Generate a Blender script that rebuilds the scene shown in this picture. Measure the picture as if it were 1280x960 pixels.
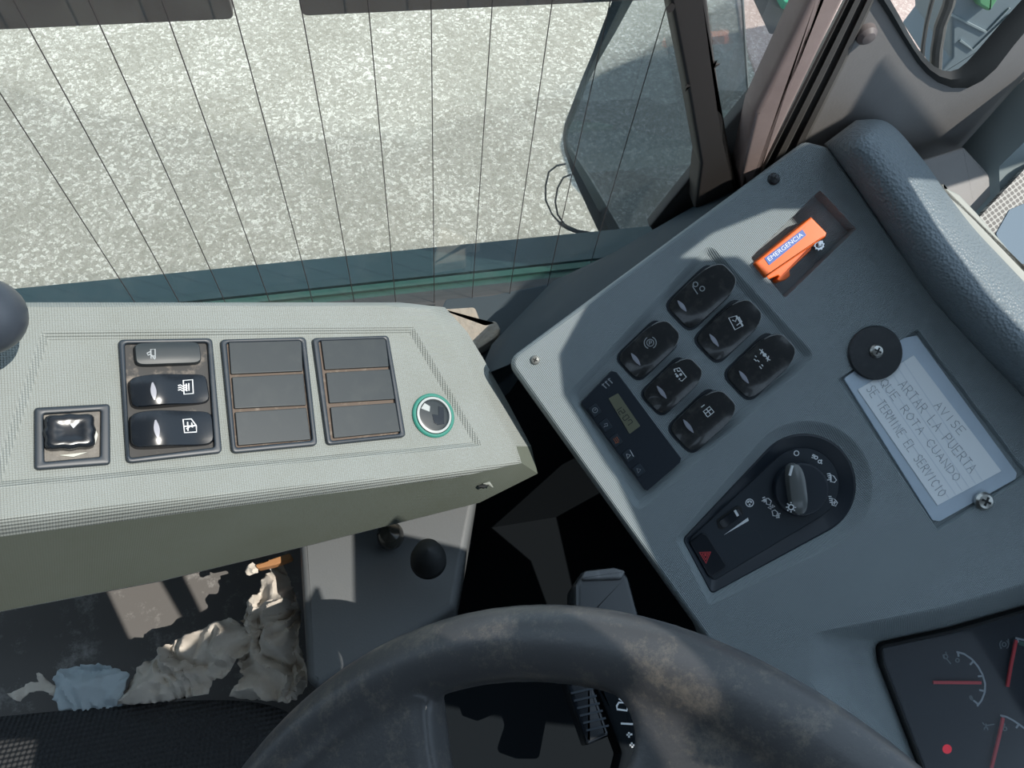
import bpy, bmesh, math, random
from mathutils import Vector, Matrix, noise
from mathutils.geometry import delaunay_2d_cdt, tessellate_polygon
for o in list(bpy.data.objects): bpy.data.objects.remove(o)
S = bpy.context.scene; COL = S.collection
# ------------------------------------------------------------------ camera
FPX = 924.0
X = Vector((1, -.1315, .168)).normalized()
Zc = -Vector((549-640, 970-480, FPX)); Zc = (Zc - X*Zc.dot(X)).normalized(); Yc = Zc.cross(X)
RW = Matrix((X, Yc, Zc))                       # camera axes (right, down, forward) -> world
CAM = Vector((0, 0, 1.2))
cd = bpy.data.cameras.new('camera'); cam = bpy.data.objects.new('camera', cd); COL.objects.link(cam)
cd.sensor_width = 36; cd.lens = 36*FPX/1280; cd.clip_start = .01
r, d, f = RW.col[0], RW.col[1], RW.col[2]
M = Matrix.Identity(4)
for i in range(3): M[i][0] = r[i]; M[i][1] = -d[i]; M[i][2] = -f[i]; M[i][3] = CAM[i]
cam.matrix_world = M; S.camera = cam
# ------------------------------------------------------------------ light
S.view_settings.view_transform = 'Standard'; S.view_settings.look = 'None'
S.view_settings.exposure = 0.0; S.view_settings.gamma = 1; S.view_settings.use_curve_mapping = False
w = bpy.data.worlds.new('sky'); S.world = w; w.use_nodes = True
bg = w.node_tree.nodes['Background']; bg.inputs[0].default_value = (.62, .80, 1, 1); bg.inputs[1].default_value = 1.15
SUN = Vector((.5, -.27, .82)).normalized()
sl = bpy.data.lights.new('sun', 'SUN'); sl.energy = 4.6; sl.angle = math.radians(.2); sl.color = (1, .95, .87)
so = bpy.data.objects.new('sun', sl); COL.objects.link(so); so.rotation_euler = SUN.to_track_quat('Z', 'Y').to_euler(); so.location = (1, -1, 3)

# ------------------------------------------------------------------ helpers
def ray(px, py): return RW @ Vector(((px-640)/FPX, (py-480)/FPX, 1))
class Frame:
    def __init__(s, o, u, v):
        s.o = Vector(o); s.u = Vector(u).normalized(); s.n = s.u.cross(Vector(v)).normalized(); s.v = s.n.cross(s.u)
        s.M = Matrix([[s.u[i], s.v[i], s.n[i], s.o[i]] for i in range(3)]+[[0, 0, 0, 1]])
    def loc(s, px, py, h=0):
        D = ray(px, py); t = ((s.o-CAM).dot(s.n)+h)/D.dot(s.n); q = CAM+D*t-s.o
        return Vector((q.dot(s.u), q.dot(s.v), h))
    def world(s, px, py, h=0): return s.M @ s.loc(px, py, h)
    def sub(s, px, py, dx=1, dy=0, h=0):
        a = s.world(px, py, h); b = s.world(px+dx*30, py+dy*30, h)
        return Frame(a, b-a, s.n.cross(b-a))
    def P(s, pts, h=0): return [s.loc(a, b, h) for a, b in pts]
def zm(ox, oy, sc): return lambda *pts: [(ox+a*sc, oy+b*sc) for a, b in pts]
def area2(p): return sum(p[i].x*p[(i+1) % len(p)].y-p[(i+1) % len(p)].x*p[i].y for i in range(len(p)))
def rounded(p, rad, seg=5):
    p = [Vector((q[0], q[1], 0)) for q in p]
    if area2(p) < 0: p = p[::-1]; rad = rad[::-1] if isinstance(rad, list) else rad
    out = []; n = len(p)
    for i in range(n):
        rr = rad[i] if isinstance(rad, list) else rad
        a, b, c = p[i-1], p[i], p[(i+1) % n]
        e, g = (a-b), (c-b); le, lg = e.length, g.length; e.normalize(); g.normalize()
        ang = e.angle(g, math.pi); L = min(rr/math.tan(ang/2) if ang < 3.1 else 0, le*.49, lg*.49)
        A, B = b+e*L, b+g*L
        for k in range(seg+1):
            t = k/seg; out.append(A*(1-t)**2+b*2*t*(1-t)+B*t*t)
    return out
def circle(c, rr, n=40): return [Vector((c[0]+rr*math.cos(6.28318*k/n), c[1]+rr*math.sin(6.28318*k/n), 0)) for k in range(n)]
def off(ring, dd):                     # + inward for a CCW ring
    n = len(ring); out = []
    for i in range(n):
        j, k = i-1, (i+1) % n
        t = ring[k]-ring[j]
        q = Vector((-t.y, t.x, 0)); q = q.normalized() if q.length > 1e-9 else q
        out.append(Vector((ring[i].x, ring[i].y, 0))+q*dd)
    return out
def at(ring, h): return [Vector((p.x, p.y, h)) for p in ring]
def loft(bm, rings, cap0=False, cap1=False, closed=True, mi=0):
    R = [[bm.verts.new(p) for p in r_] for r_ in rings]; n = len(R[0])
    for a, b in zip(R, R[1:]):
        for i in range(n if closed else n-1):
            j = (i+1) % n; fc = bm.faces.new((a[i], a[j], b[j], b[i])); fc.material_index = mi
    if cap0: bm.faces.new(R[0][::-1]).material_index = mi
    if cap1: bm.faces.new(R[-1]).material_index = mi
    return R
def slab(bm, ring, h0, h1, bev=.0006, cap0=True, mi=0):
    loft(bm, [at(ring, h0), at(ring, h1-bev), at(off(ring, bev*.35), h1-bev*.35), at(off(ring, bev), h1)], cap0, True, mi=mi)
def band(bm, outer, inner, h0, h1, bev=.0006, hin=None, mi=0):
    hin = h0 if hin is None else hin
    loft(bm, [at(outer, h0), at(outer, h1-bev), at(off(outer, bev*.4), h1-bev*.3), at(off(outer, bev), h1), at(off(inner, -bev), h1), at(off(inner, -bev*.4), h1-bev*.3), at(inner, h1-bev), at(inner, hin)], mi=mi)
def inside(p, poly):
    c = False; n = len(poly)
    for i in range(n):
        a, b = poly[i], poly[i-1]
        if (a.y > p.y) != (b.y > p.y) and p.x < (b.x-a.x)*(p.y-a.y)/(b.y-a.y)+a.x: c = not c
    return c
def plate(bm, outer, holes, h, mi=0, extra=()):
    vs, es = [], []
    for rg in [outer]+holes:
        k = len(vs); n = len(rg); vs += [Vector((p.x, p.y)) for p in rg]; es += [(k+i, k+(i+1) % n) for i in range(n)]
    vs += [Vector((p[0], p[1])) for p in extra]
    v, e, fs, *_ = delaunay_2d_cdt(vs, es, [], 0, 1e-7)
    hh = h if callable(h) else (lambda x, y: h)
    bv = [bm.verts.new((q.x, q.y, hh(q.x, q.y))) for q in v]
    for t in fs:
        c = sum((v[i] for i in t), Vector((0, 0)))/len(t)
        if inside(c, outer) and not any(inside(c, g) for g in holes):
            bm.faces.new([bv[i] for i in t]).material_index = mi
def box(bm, a, b, mi=0):
    v = [bm.verts.new((x, y, z)) for x in (a[0], b[0]) for y in (a[1], b[1]) for z in (a[2], b[2])]
    for q in ((0, 1, 3, 2), (4, 6, 7, 5), (0, 4, 5, 1), (2, 3, 7, 6), (0, 2, 6, 4), (1, 5, 7, 3)): bm.faces.new([v[i] for i in q]).material_index = mi
def tube(bm, pts, rad, seg=10, mi=0):
    pts = [Vector(p) for p in pts]; rings = []; up = Vector((.3, .2, .93))
    for i, p in enumerate(pts):
        t = (pts[min(i+1, len(pts)-1)]-pts[max(i-1, 0)]).normalized()
        a = t.cross(up); a = a.normalized() if a.length > .05 else t.orthogonal().normalized(); b = t.cross(a); up = b if False else up
        rr = rad[i] if isinstance(rad, (list, tuple)) else rad
        rings.append([p+(a*math.cos(6.28318*k/seg)+b*math.sin(6.28318*k/seg))*rr for k in range(seg)])
    loft(bm, rings, True, True, mi=mi)
def spin(bm, prof, c=(0, 0), n=32, cap=True, mi=0):          # prof [(radius, h)]
    loft(bm, [[Vector((c[0]+r_*math.cos(6.28318*k/n), c[1]+r_*math.sin(6.28318*k/n), h)) for k in range(n)] for r_, h in prof], cap, cap, mi=mi)
def strokes(bm, F, lines, h, wd, th=.00015, mi=0):
    for L in lines:
        p = [F.loc(a, b, h(a, b) if callable(h) else h) for a, b in L]
        p = [q for i, q in enumerate(p) if i == 0 or (q-p[i-1]).length > 1e-6]
        if len(p) < 2: continue
        cl = (p[0]-p[-1]).length < 1e-5; rings = []; n = len(p)
        for i in range(n):
            a = p[i-1] if i > 0 else (p[-2] if cl else p[0]); b = p[i+1] if i < n-1 else (p[1] if cl else p[-1])
            t = b-a; q = Vector((-t.y, t.x, 0)); q = q.normalized()*wd/2 if q.length else q
            z0 = Vector((0, 0, -.0006)); z1 = Vector((0, 0, th))
            rings.append([p[i]+q+z0, p[i]+q+z1, p[i]-q+z1, p[i]-q+z0])
        loft(bm, rings, True, True, mi=mi)
FR = {}
def fin(bm, ang=33):
    bmesh.ops.recalc_face_normals(bm, faces=bm.faces)
    bm.normal_update()
    for fc in bm.faces: fc.smooth = True
    for e in bm.edges: e.smooth = not (len(e.link_faces) == 2 and e.calc_face_angle(0) > math.radians(ang))
def mk(name, bm, mats, parent=None, frame=None, label=None, cat=None, group=None, kind=None, ang=33, wnorm=True):
    if isinstance(bm, bmesh.types.BMesh):
        fin(bm, ang); me = bpy.data.meshes.new(name); bm.to_mesh(me); bm.free()
    else: me = bm; me.materials.clear()
    for m in (mats if isinstance(mats, (list, tuple)) else [mats]): me.materials.append(m)
    o = bpy.data.objects.new(name, me); COL.objects.link(o); place(o, parent, frame); tag(o, label, cat, group, kind)
    if wnorm: wm = o.modifiers.new('weighted_normals', 'WEIGHTED_NORMAL'); wm.keep_sharp = True; wm.mode = 'FACE_AREA'; wm.weight = 80
    return o
def place(o, parent, frame):
    FM = frame.M if frame else (FR[parent] if parent else Matrix.Identity(4))
    if parent: o.parent = parent; o.matrix_parent_inverse = Matrix.Identity(4); o.matrix_basis = FR[parent].inverted() @ FM
    else: o.matrix_world = FM
    FR[o] = FM.copy()
def tag(o, label=None, cat=None, group=None, kind=None):
    if label: o['label'] = label
    if cat: o['category'] = cat
    if group: o['group'] = group
    if kind: o['kind'] = kind
def thing(name, frame, label, cat, group=None):
    o = bpy.data.objects.new(name, None); COL.objects.link(o); o.empty_display_size = .01
    place(o, None, frame); tag(o, label, cat, group); return o
def BM(): return bmesh.new()
def text_mesh(s, size, ext=.0001, sx=1, align='CENTER'):
    c = bpy.data.curves.new('t', 'FONT'); c.body = s; c.size = size; c.extrude = ext; c.align_x = align; c.align_y = 'CENTER'
    o = bpy.data.objects.new('t', c); COL.objects.link(o); bpy.context.view_layer.update()
    me = bpy.data.meshes.new_from_object(o.evaluated_get(bpy.context.evaluated_depsgraph_get()))
    bpy.data.objects.remove(o); me.transform(Matrix.Diagonal((sx, 1, 1, 1))); return me

# ------------------------------------------------------------------ materials
def mat(name, col, rough=.5, metal=0, spec=.5, bump=None, mott=None, emis=None, coat=0):
    m = bpy.data.materials.new(name); m.use_nodes = True; nt = m.node_tree; N = nt.nodes; L = nt.links; b = N['Principled BSDF']
    b.inputs['Base Color'].default_value = (*col, 1); b.inputs['Roughness'].default_value = rough; b.inputs['Metallic'].default_value = metal
    b.inputs['Specular IOR Level'].default_value = spec; b.inputs['Coat Weight'].default_value = coat
    if emis: b.inputs['Emission Color'].default_value = (*emis[0], 1); b.inputs['Emission Strength'].default_value = emis[1]
    tc = N.new('ShaderNodeTexCoord')
    if mott:                                     # (scale, amount, second colour, threshold lo, hi)
        nz = N.new('ShaderNodeTexNoise'); nz.inputs['Scale'].default_value = mott[0]; nz.inputs['Detail'].default_value = 8; nz.inputs['Roughness'].default_value = mott[5] if len(mott) > 5 else .65
        L.new(tc.outputs['Object'], nz.inputs['Vector'])
        rp = N.new('ShaderNodeValToRGB'); rp.color_ramp.elements[0].position = mott[3]; rp.color_ramp.elements[1].position = mott[4]
        rp.color_ramp.elements[0].color = (*col, 1); e = rp.color_ramp.elements[1]; e.color = (*[col[i]*(1-mott[1])+mott[2][i]*mott[1] for i in range(3)], 1)
        L.new(nz.outputs['Fac'], rp.inputs[0]); L.new(rp.outputs[0], b.inputs['Base Color'])
    if bump:
        kind, sc, dist = bump; bp = N.new('ShaderNodeBump'); bp.inputs['Distance'].default_value = dist; bp.inputs['Strength'].default_value = 1
        if kind in ('dots', 'dotsz'):
            sp = N.new('ShaderNodeSeparateXYZ'); L.new(tc.outputs['Object'], sp.inputs[0]); pr = []
            for sg in ('ADD', 'SUBTRACT'):
                a = N.new('ShaderNodeMath'); a.operation = sg; L.new(sp.outputs[0], a.inputs[0]); L.new(sp.outputs[2 if kind == 'dotsz' else 1], a.inputs[1])
                k = N.new('ShaderNodeMath'); k.operation = 'MULTIPLY'; k.inputs[1].default_value = 6.283/sc/1.414; L.new(a.outputs[0], k.inputs[0])
                q = N.new('ShaderNodeMath'); q.operation = 'SINE'; L.new(k.outputs[0], q.inputs[0]); pr.append(q)
            mu = N.new('ShaderNodeMath'); mu.operation = 'MULTIPLY'; L.new(pr[0].outputs[0], mu.inputs[0]); L.new(pr[1].outputs[0], mu.inputs[1]); src = mu.outputs[0]
        elif kind == 'vor':
            vo = N.new('ShaderNodeTexVoronoi'); vo.inputs['Scale'].default_value = sc; L.new(tc.outputs['Object'], vo.inputs['Vector']); src = vo.outputs['Distance']
        else:
            vo = N.new('ShaderNodeTexNoise'); vo.inputs['Scale'].default_value = sc; vo.inputs['Detail'].default_value = 4; L.new(tc.outputs['Object'], vo.inputs['Vector']); src = vo.outputs['Fac']
        L.new(src, bp.inputs['Height']); L.new(bp.outputs[0], b.inputs['Normal'])
    return m
GREY = (.235, .265, .26)
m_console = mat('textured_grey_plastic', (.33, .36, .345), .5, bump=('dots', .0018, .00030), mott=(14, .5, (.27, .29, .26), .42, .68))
m_cface = mat('shaded_front_plastic', (.135, .155, .13), .6, bump=('dotsz', .0017, .00004), mott=(14, .5, (.11, .125, .095), .42, .68))  # greener finish, also darkened in colour to stand in for front-face shade
m_dash = mat('textured_dash_plastic', (.26, .305, .32), .42, bump=('dots', .0016, .00022), mott=(9, .4, (.21, .25, .26), .4, .7))
m_black = mat('black_gloss_plastic', (.012, .016, .022), .22, mott=(60, .5, (.05, .055, .06), .55, .8))
m_frame = mat('dark_frame_plastic', (.024, .035, .048), .42, mott=(80, .35, (.12, .13, .13), .55, .8))
m_cover = mat('satin_cover_plastic', (.030, .040, .046), .42, spec=.35, mott=(50, .4, (.06, .07, .07), .5, .75))
m_pod = mat('pod_black_plastic', (.014, .021, .031), .42, bump=('noise', 900, .00004))
m_rocker = mat('dusty_black_rocker', (.032, .034, .036), .22, coat=.4, mott=(160, .5, (.13, .13, .12), .48, .85))
m_white = mat('white_print', (.75, .78, .8), .5)
m_dim = mat('dim_print', (.32, .35, .37), .5)
m_lens = mat('pale_indicator_lens', (.32, .33, .38), .3)
m_red = mat('red_print', (.55, .05, .06), .5)
m_orange_p = mat('orange_print', (.4, .12, .04), .5)
m_rubber = mat('black_rubber', (.012, .014, .015), .6)
m_seal = mat('dark_seal_rubber', (.10, .095, .09), .55, mott=(30, .4, (.06, .055, .05), .45, .7))
m_mauve = mat('mauve_painted_bar', (.40, .31, .29), .5, mott=(25, .4, (.2, .15, .14), .4, .7))
m_brown = mat('brown_window_rail', (.17, .14, .13), .5, mott=(20, .4, (.14, .11, .1), .4, .7))
m_pillar = mat('dark_brown_pillar', (.05, .045, .043), .5)
m_trim = mat('grey_pillar_trim', (.27, .26, .255), .6, bump=('noise', 500, .0001), mott=(12, .3, (.15, .15, .15), .4, .7))
m_leather = mat('grained_padding', (.16, .195, .215), .42, bump=('vor', 520, .0009))
m_strip = mat('pale_trim_strip', (.30, .32, .29), .5)
m_green = mat('green_body_paint', (.035, .12, .09), .3, mott=(40, .5, (.12, .17, .14), .45, .75))
m_teal = mat('dark_teal_sill', (.032, .07, .08), .4, mott=(30, .5, (.1, .13, .13), .5, .8))
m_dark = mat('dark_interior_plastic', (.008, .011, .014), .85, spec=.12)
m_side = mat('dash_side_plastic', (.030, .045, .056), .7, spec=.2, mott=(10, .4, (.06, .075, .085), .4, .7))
m_tray = mat('grey_box_plastic', (.135, .145, .15), .5, bump=('noise', 700, .0001), mott=(30, .5, (.16, .16, .16), .5, .8))
m_shelf = mat('scuffed_floor_panel', (.15, .142, .135), .9, spec=.1, mott=(30, .8, (.42, .41, .39), .54, .70, .8))
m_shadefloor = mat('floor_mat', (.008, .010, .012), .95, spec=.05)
m_wheel = mat('worn_wheel_rubber', (.085, .085, .088), .33, bump=('noise', 500, .00010), mott=(45, .6, (.24, .21, .17), .50, .64, .9))
m_tissue = mat('tissue_paper', (.68, .62, .54), .9, mott=(25, .5, (.38, .32, .27), .5, .75), bump=('noise', 120, .0006))
m_wipe = mat('bluish_wipe', (.48, .56, .60), .85, bump=('noise', 250, .0004))
m_fabric = mat('seat_mesh_fabric', (.035, .037, .04), .8, bump=('dots', .0048, .0014))
m_orange = mat('orange_plastic', (.90, .15, .015), .35)
m_blue = mat('blue_label', (.035, .12, .42), .4)
m_chrome = mat('chrome', (.7, .7, .7), .2, metal=1)
m_screw = mat('zinc_screw', (.55, .55, .52), .3, metal=1)
m_steel = mat('galvanised_plate', (.56, .66, .76), .38, metal=.25, mott=(30, .4, (.42, .50, .58), .4, .7))
m_paper = mat('lined_paper', (.86, .90, .92), .8)
m_ink = mat('pencil_ink', (.28, .31, .34), .7)
m_line = mat('paper_rule', (.74, .79, .85), .8)
m_lcd = mat('lcd_green_grey', (.17, .175, .12), .3)
m_lcdseg = mat('lcd_segment', (.03, .035, .03), .4)
m_cream = mat('cream_fibre', (.34, .30, .25), .8, bump=('noise', 150, .002), mott=(60, .5, (.4, .3, .2), .5, .75))
m_socket = mat('teal_rim_plastic', (.03, .22, .17), .35)
m_sring = mat('pale_ring', (.42, .46, .46), .35)
m_dirt = mat('dusty_recess', (.17, .16, .145), .7, mott=(150, .6, (.3, .28, .25), .4, .7), bump=('noise', 400, .0008))
m_glow = mat('red_warning_lamp', (.5, .01, .02), .4, emis=((1, .02, .06), .30))
m_needle = mat('red_needle', (.62, .05, .06), .4)
m_knob = mat('grey_knob', (.05, .062, .08), .35)
m_silver = mat('smoky_grip', (.13, .14, .14), .2)
m_wire = mat('heating_wire', (.07, .06, .06), .5)
m_ledge = mat('concrete_grey', (.22, .27, .3), .7)
m_leaf = mat('green_leaf', (.15, .4, .2), .6)
m_kerb = mat('green_kerb_paint', (.03, .38, .2), .5)
m_yellow = mat('yellow_line_paint', (.7, .6, .2), .5)
m_black_cab = mat('cable_black', (.03, .035, .045), .45)
def asphalt(name, c0, c1, c2):
    m = mat(name, c1, .85); nt = m.node_tree; N = nt.nodes; L = nt.links; b = N['Principled BSDF']; tc = [n for n in N if n.type == 'TEX_COORD'][0]
    v = N.new('ShaderNodeTexVoronoi'); v.inputs['Scale'].default_value = 92; L.new(tc.outputs['Object'], v.inputs['Vector'])
    v2 = N.new('ShaderNodeTexNoise'); v2.inputs['Scale'].default_value = 170; v2.inputs['Detail'].default_value = 3; L.new(tc.outputs['Object'], v2.inputs['Vector'])
    n = N.new('ShaderNodeTexNoise'); n.inputs['Scale'].default_value = 3; n.inputs['Detail'].default_value = 5; L.new(tc.outputs['Object'], n.inputs['Vector'])
    s = N.new('ShaderNodeSeparateColor'); L.new(v.outputs['Color'], s.inputs[0])
    a = N.new('ShaderNodeMath'); a.operation = 'MULTIPLY_ADD'; a.inputs[1].default_value = .55; L.new(s.outputs[0], a.inputs[0]); L.new(v2.outputs['Fac'], a.inputs[2])
    a2 = N.new('ShaderNodeMath'); a2.operation = 'MULTIPLY_ADD'; a2.inputs[1].default_value = .5; L.new(n.outputs['Fac'], a2.inputs[0]); L.new(a.outputs[0], a2.inputs[2])
    r_ = N.new('ShaderNodeValToRGB'); e = r_.color_ramp.elements; e[0].position = .55; e[0].color = (*c0, 1); e[1].position = 1.45/1.0 if False else 1.0; e[1].color = (*c1, 1)
    k = N.new('ShaderNodeMath'); k.operation = 'MULTIPLY'; k.inputs[1].default_value = .78; L.new(a2.outputs[0], k.inputs[0]); L.new(k.outputs[0], r_.inputs[0])
    x = e.new(.93); x.color = (*[c0[i]*.3+c1[i]*.7 for i in range(3)], 1); e[2].color = (*c2, 1)
    L.new(r_.outputs[0], b.inputs['Base Color'])
    bp = N.new('ShaderNodeBump'); bp.inputs['Distance'].default_value = .006; bp.inputs['Strength'].default_value = .7; L.new(a.outputs[0], bp.inputs['Height']); L.new(bp.outputs[0], b.inputs['Normal'])
    return m
m_asph = asphalt('coarse_asphalt', (.31, .29, .235), (.50, .475, .41), (.70, .67, .59))
m_pink = asphalt('pink_paving', (.45, .33, .29), (.62, .48, .43), (.7, .56, .5))
def glassmat(name, tint, refl, haze=0, hz=(.5, .55, .6)):
    m = bpy.data.materials.new(name); m.use_nodes = True; nt = m.node_tree; N = nt.nodes; L = nt.links; N.remove(N['Principled BSDF'])
    t = N.new('ShaderNodeBsdfTransparent'); t.inputs[0].default_value = (*tint, 1)
    g = N.new('ShaderNodeBsdfGlossy'); g.inputs['Roughness'].default_value = .04
    fr = N.new('ShaderNodeFresnel'); fr.inputs[0].default_value = 1.45
    mu = N.new('ShaderNodeMath'); mu.operation = 'MULTIPLY'; mu.inputs[1].default_value = refl; L.new(fr.outputs[0], mu.inputs[0])
    df = N.new('ShaderNodeBsdfDiffuse'); df.inputs[0].default_value = (*hz, 1)
    m0 = N.new('ShaderNodeMixShader'); m0.inputs[0].default_value = haze; L.new(t.outputs[0], m0.inputs[1]); L.new(df.outputs[0], m0.inputs[2])
    mx = N.new('ShaderNodeMixShader'); L.new(mu.outputs[0], mx.inputs[0]); L.new(m0.outputs[0], mx.inputs[1]); L.new(g.outputs[0], mx.inputs[2])
    L.new(mx.outputs[0], N['Material Output'].inputs[0]); return m
m_glass = glassmat('window_glass', (.97, .99, .98), .3, .03)
m_tint = glassmat('tinted_pane', (.90, .96, 1.0), .6, .30, (.50, .56, .60))
m_dusty = glassmat('dusty_gauge_glass', (.9, .92, .95), .25, .02)
def dotplate():
    m = mat('perforated_metal', (.34, .34, .32), .5); nt = m.node_tree; N = nt.nodes; L = nt.links; b = N['Principled BSDF']; tc = [n for n in N if n.type == 'TEX_COORD'][0]
    sp = N.new('ShaderNodeSeparateXYZ'); L.new(tc.outputs['Object'], sp.inputs[0]); pr = []
    for i in (0, 1):
        k = N.new('ShaderNodeMath'); k.operation = 'MULTIPLY'; k.inputs[1].default_value = 6.283/.0066; L.new(sp.outputs[i], k.inputs[0])
        q = N.new('ShaderNodeMath'); q.operation = 'SINE'; L.new(k.outputs[0], q.inputs[0]); pr.append(q)
    mu = N.new('ShaderNodeMath'); mu.operation = 'MULTIPLY'; L.new(pr[0].outputs[0], mu.inputs[0]); L.new(pr[1].outputs[0], mu.inputs[1])
    ab = N.new('ShaderNodeMath'); ab.operation = 'GREATER_THAN'; ab.inputs[1].default_value = .30; a0 = N.new('ShaderNodeMath'); a0.operation = 'ABSOLUTE'; L.new(mu.outputs[0], a0.inputs[0]); L.new(a0.outputs[0], ab.inputs[0])
    mx = N.new('ShaderNodeMix'); mx.data_type = 'RGBA'; mx.inputs[6].default_value = (.34, .34, .32, 1); mx.inputs[7].default_value = (.03, .03, .03, 1)
    L.new(ab.outputs[0], mx.inputs[0]); L.new(mx.outputs[2], b.inputs['Base Color']); return m
m_perf = dotplate()

# ------------------------------------------------------------------ planes the scene stands on
E3 = (Vector((1, 0, 0)), Vector((0, 1, 0)), Vector((0, 0, 1)))
YW = .36
FG = Frame((0, 0, -.9), E3[0], E3[1])                       # street
FW = Frame((0, YW, .8), E3[0], E3[2])                       # side window plane, n points into the cab (-y)
def FZ(z, o=(0, 0)): return Frame((o[0], o[1], z), E3[0], E3[1])
A = RW @ Vector((1447, -85, 924)).normalized(); B = RW @ Vector((-749, -4018, 924)).normalized()
FC = Frame(CAM+RW @ (Vector(((330-640)/FPX, 0, 1))*.43), A, B - A*B.dot(A))   # side console top
if FC.n.z < 0: FC = Frame(FC.o, A, -B)
# dash panel: almost square to the view
DU = Vector((.585, .811, 0)); DV = Vector((.811, -.585, 0))
FD = Frame(CAM+RW @ (Vector(((900-640)/FPX, 0, 1))*.49), RW @ DU, RW @ DV)

# ================================================================== SETTING
gr = BM(); plate(gr, [Vector(p) for p in ((-6, -3, 0), (9, -3, 0), (9, 9, 0), (-6, 9, 0))], [], 0)
mk('ground', gr, m_asph, frame=FG, kind='structure')
b = BM(); slab(b, rounded(FG.P([(912, -60), (1500, -60), (1500, 330), (985, 210), (925, 40)]), .02), -.004, .012, .004)
mk('pink_pavement', b, m_pink, frame=FG, kind='structure')
# kerb: green with yellow stripe, black gutter
KF = FG
for nm, pts, mt, h in (('gutter', [(958, -25), (1004, 52), (960, 45), (925, -30)], m_rubber, .014), ('green_kerb', [(940, -50), (975, 14), (1008, 26), (1040, -20)], m_kerb, .05)):
    b = BM(); slab(b, rounded(KF.P(pts), .01), 0, h, .004); o = mk(nm, b, mt, frame=KF, kind='structure')
b = BM(); slab(b, rounded(KF.P([(985, -10), (1000, 6), (1012, 14), (1020, 8), (1000, -12)], .05), .004), .045, .053, .002); mk('yellow_stripe', b, m_yellow, o, kind=None)
# bus body below the window: dark outer rail, green skin, glass channel
def wy(px, py, z): return FZ(z).world(px, py).y
zb = .66
y0 = wy(500, 371, zb); y1 = wy(500, 346, zb); y2 = wy(430, 322, zb-.005)
b = BM(); box(b, (-1.6, y1, zb-.03), (.62, y2, zb-.003)); mk('trim_1', b, m_teal, kind='structure')
b = BM()
box(b, (-1.6, y0+.001, zb-.05), (.62, y1-.001, zb-.008)); box(b, (-1.6, y0+.004, zb-.008), (.62, y0+.011, zb-.004)); box(b, (-1.6, y1-.010, zb-.008), (.62, y1-.004, zb-.001))
mk('trim_2', b, m_green, kind='structure')
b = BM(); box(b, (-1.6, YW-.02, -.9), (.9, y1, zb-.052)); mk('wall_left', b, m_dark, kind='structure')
b = BM(); box(b, (-1.6, YW-.012, zb-.055), (.30, y0, zb+.004)); mk('trim_3', b, mat('dusty_channel', (.06, .06, .06), .6), kind='structure')
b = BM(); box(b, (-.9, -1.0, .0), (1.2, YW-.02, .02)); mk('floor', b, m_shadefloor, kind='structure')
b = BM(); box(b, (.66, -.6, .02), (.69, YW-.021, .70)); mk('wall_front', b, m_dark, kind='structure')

# side window: glass, wires, rails
wn = BM(); g0 = FW.loc(-80, 100).x; zt = .35
box(wn, (-.75, zb-.8, -.005), (.295, zt, -.001))
win = thing('window_1', FW, None, None); tag(win, kind='structure'); 
mk('pane', wn, m_glass, win)
for x0, s in ((17-87, .62), (-40-5, .62-.03), (17, .547), (111, .45), (201, .363), (289, .272), (375, .179), (459, .096), (539, .01), (616, -.07), (691, -.148), (765, -.23), (837, -.303)):
    if x0 == -45: continue
    xx = FW.loc(x0+s*200, 200, .0005).x; bb = BM(); tube(bb, [(xx, zb-.8, .0005), (xx, zt, .0005)], .00034, 6); mk('heating_wire', bb, m_wire, win)
xx = FW.loc(130, 0).x
lx = FW.loc(905, 110).x
za = FW.loc(150, 29.5, -.006).y-.0006
for (pa, pb) in ((-260, 290), (378, 900)):
    xa = FW.loc(pa, 25, -.006).x; xb = FW.loc(pb, 12, -.006).x
    bb = BM(); slab(bb, rounded([(xa, za), (min(xb, .2), za), (min(xb, .2), za+.09), (xa, za+.09)], .004), -.03, -.006, .0006); mk('sliding_rail', bb, m_brown, win)

# pillar, diagonal seal, mauve upright, trim with the corner window
def ext(F, pts, h): return F.P(pts, h)
def fslab(name, F, pts, rad, h0, h1, bev, m, parent=None, **k):
    b = BM(); slab(b, rounded(F.P(pts, h1), rad), h0, h1, bev); return mk(name, b, m, parent, F, **k)
fslab('trim_4', FW, [(823, -60), (838, 10), (858, 110), (875, 207), (868, 262), (925, 250), (906, 162), (895, 80), (885, 0), (872, -70)], .002, .002, .02, .003, m_pillar, kind='structure')
fslab('trim_5', FW, [(812, 284), (876, 205), (906, 162), (968, 88), (982, 66), (980, 90), (950, 190), (935, 240), (900, 290), (840, 320)], .001, -.004, .004, .002, m_seal, kind='structure')
fslab('trim_6', FW, [(1047, -64), (1012, 0), (943, 143), (925, 220), (930, 260), (943, 235), (1057, 0), (1094, -70)], .001, .004, .022, .004, m_mauve, kind='structure')
fslab('trim_7', FW, [(908, 262), (914, 215), (924, 180), (941, 150), (941, 236)], .002, .001, .006, .002, m_strip if False else mat('tan_edge', (.2, .17, .15), .6), kind='structure')
L0 = [(1094, -70), (1057, 0), (1000, 113), (943, 226), (930, 262)]; L1 = [(1124, -62), (1092, 0), (1054, 82), (1014, 162), (978, 245)]
b = BM(); loft(b, [[FW.loc(a[0]+(c[0]-a[0])*k, a[1]+(c[1]-a[1])*k, h) for a, c in zip(L0, L1)] for k, h in ((-.1, .0), (0, .012), (.10, .013), (.14, .005), (.30, .005), (.34, .010), (.52, .010), (.56, .004), (.72, .004), (.78, .008), (.96, .008), (1.03, .004))], closed=False); mk('trim_8', b, m_seal, frame=FW, kind='structure', ang=20)
z5 = zm(1100, 0, 180/1280)
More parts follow.
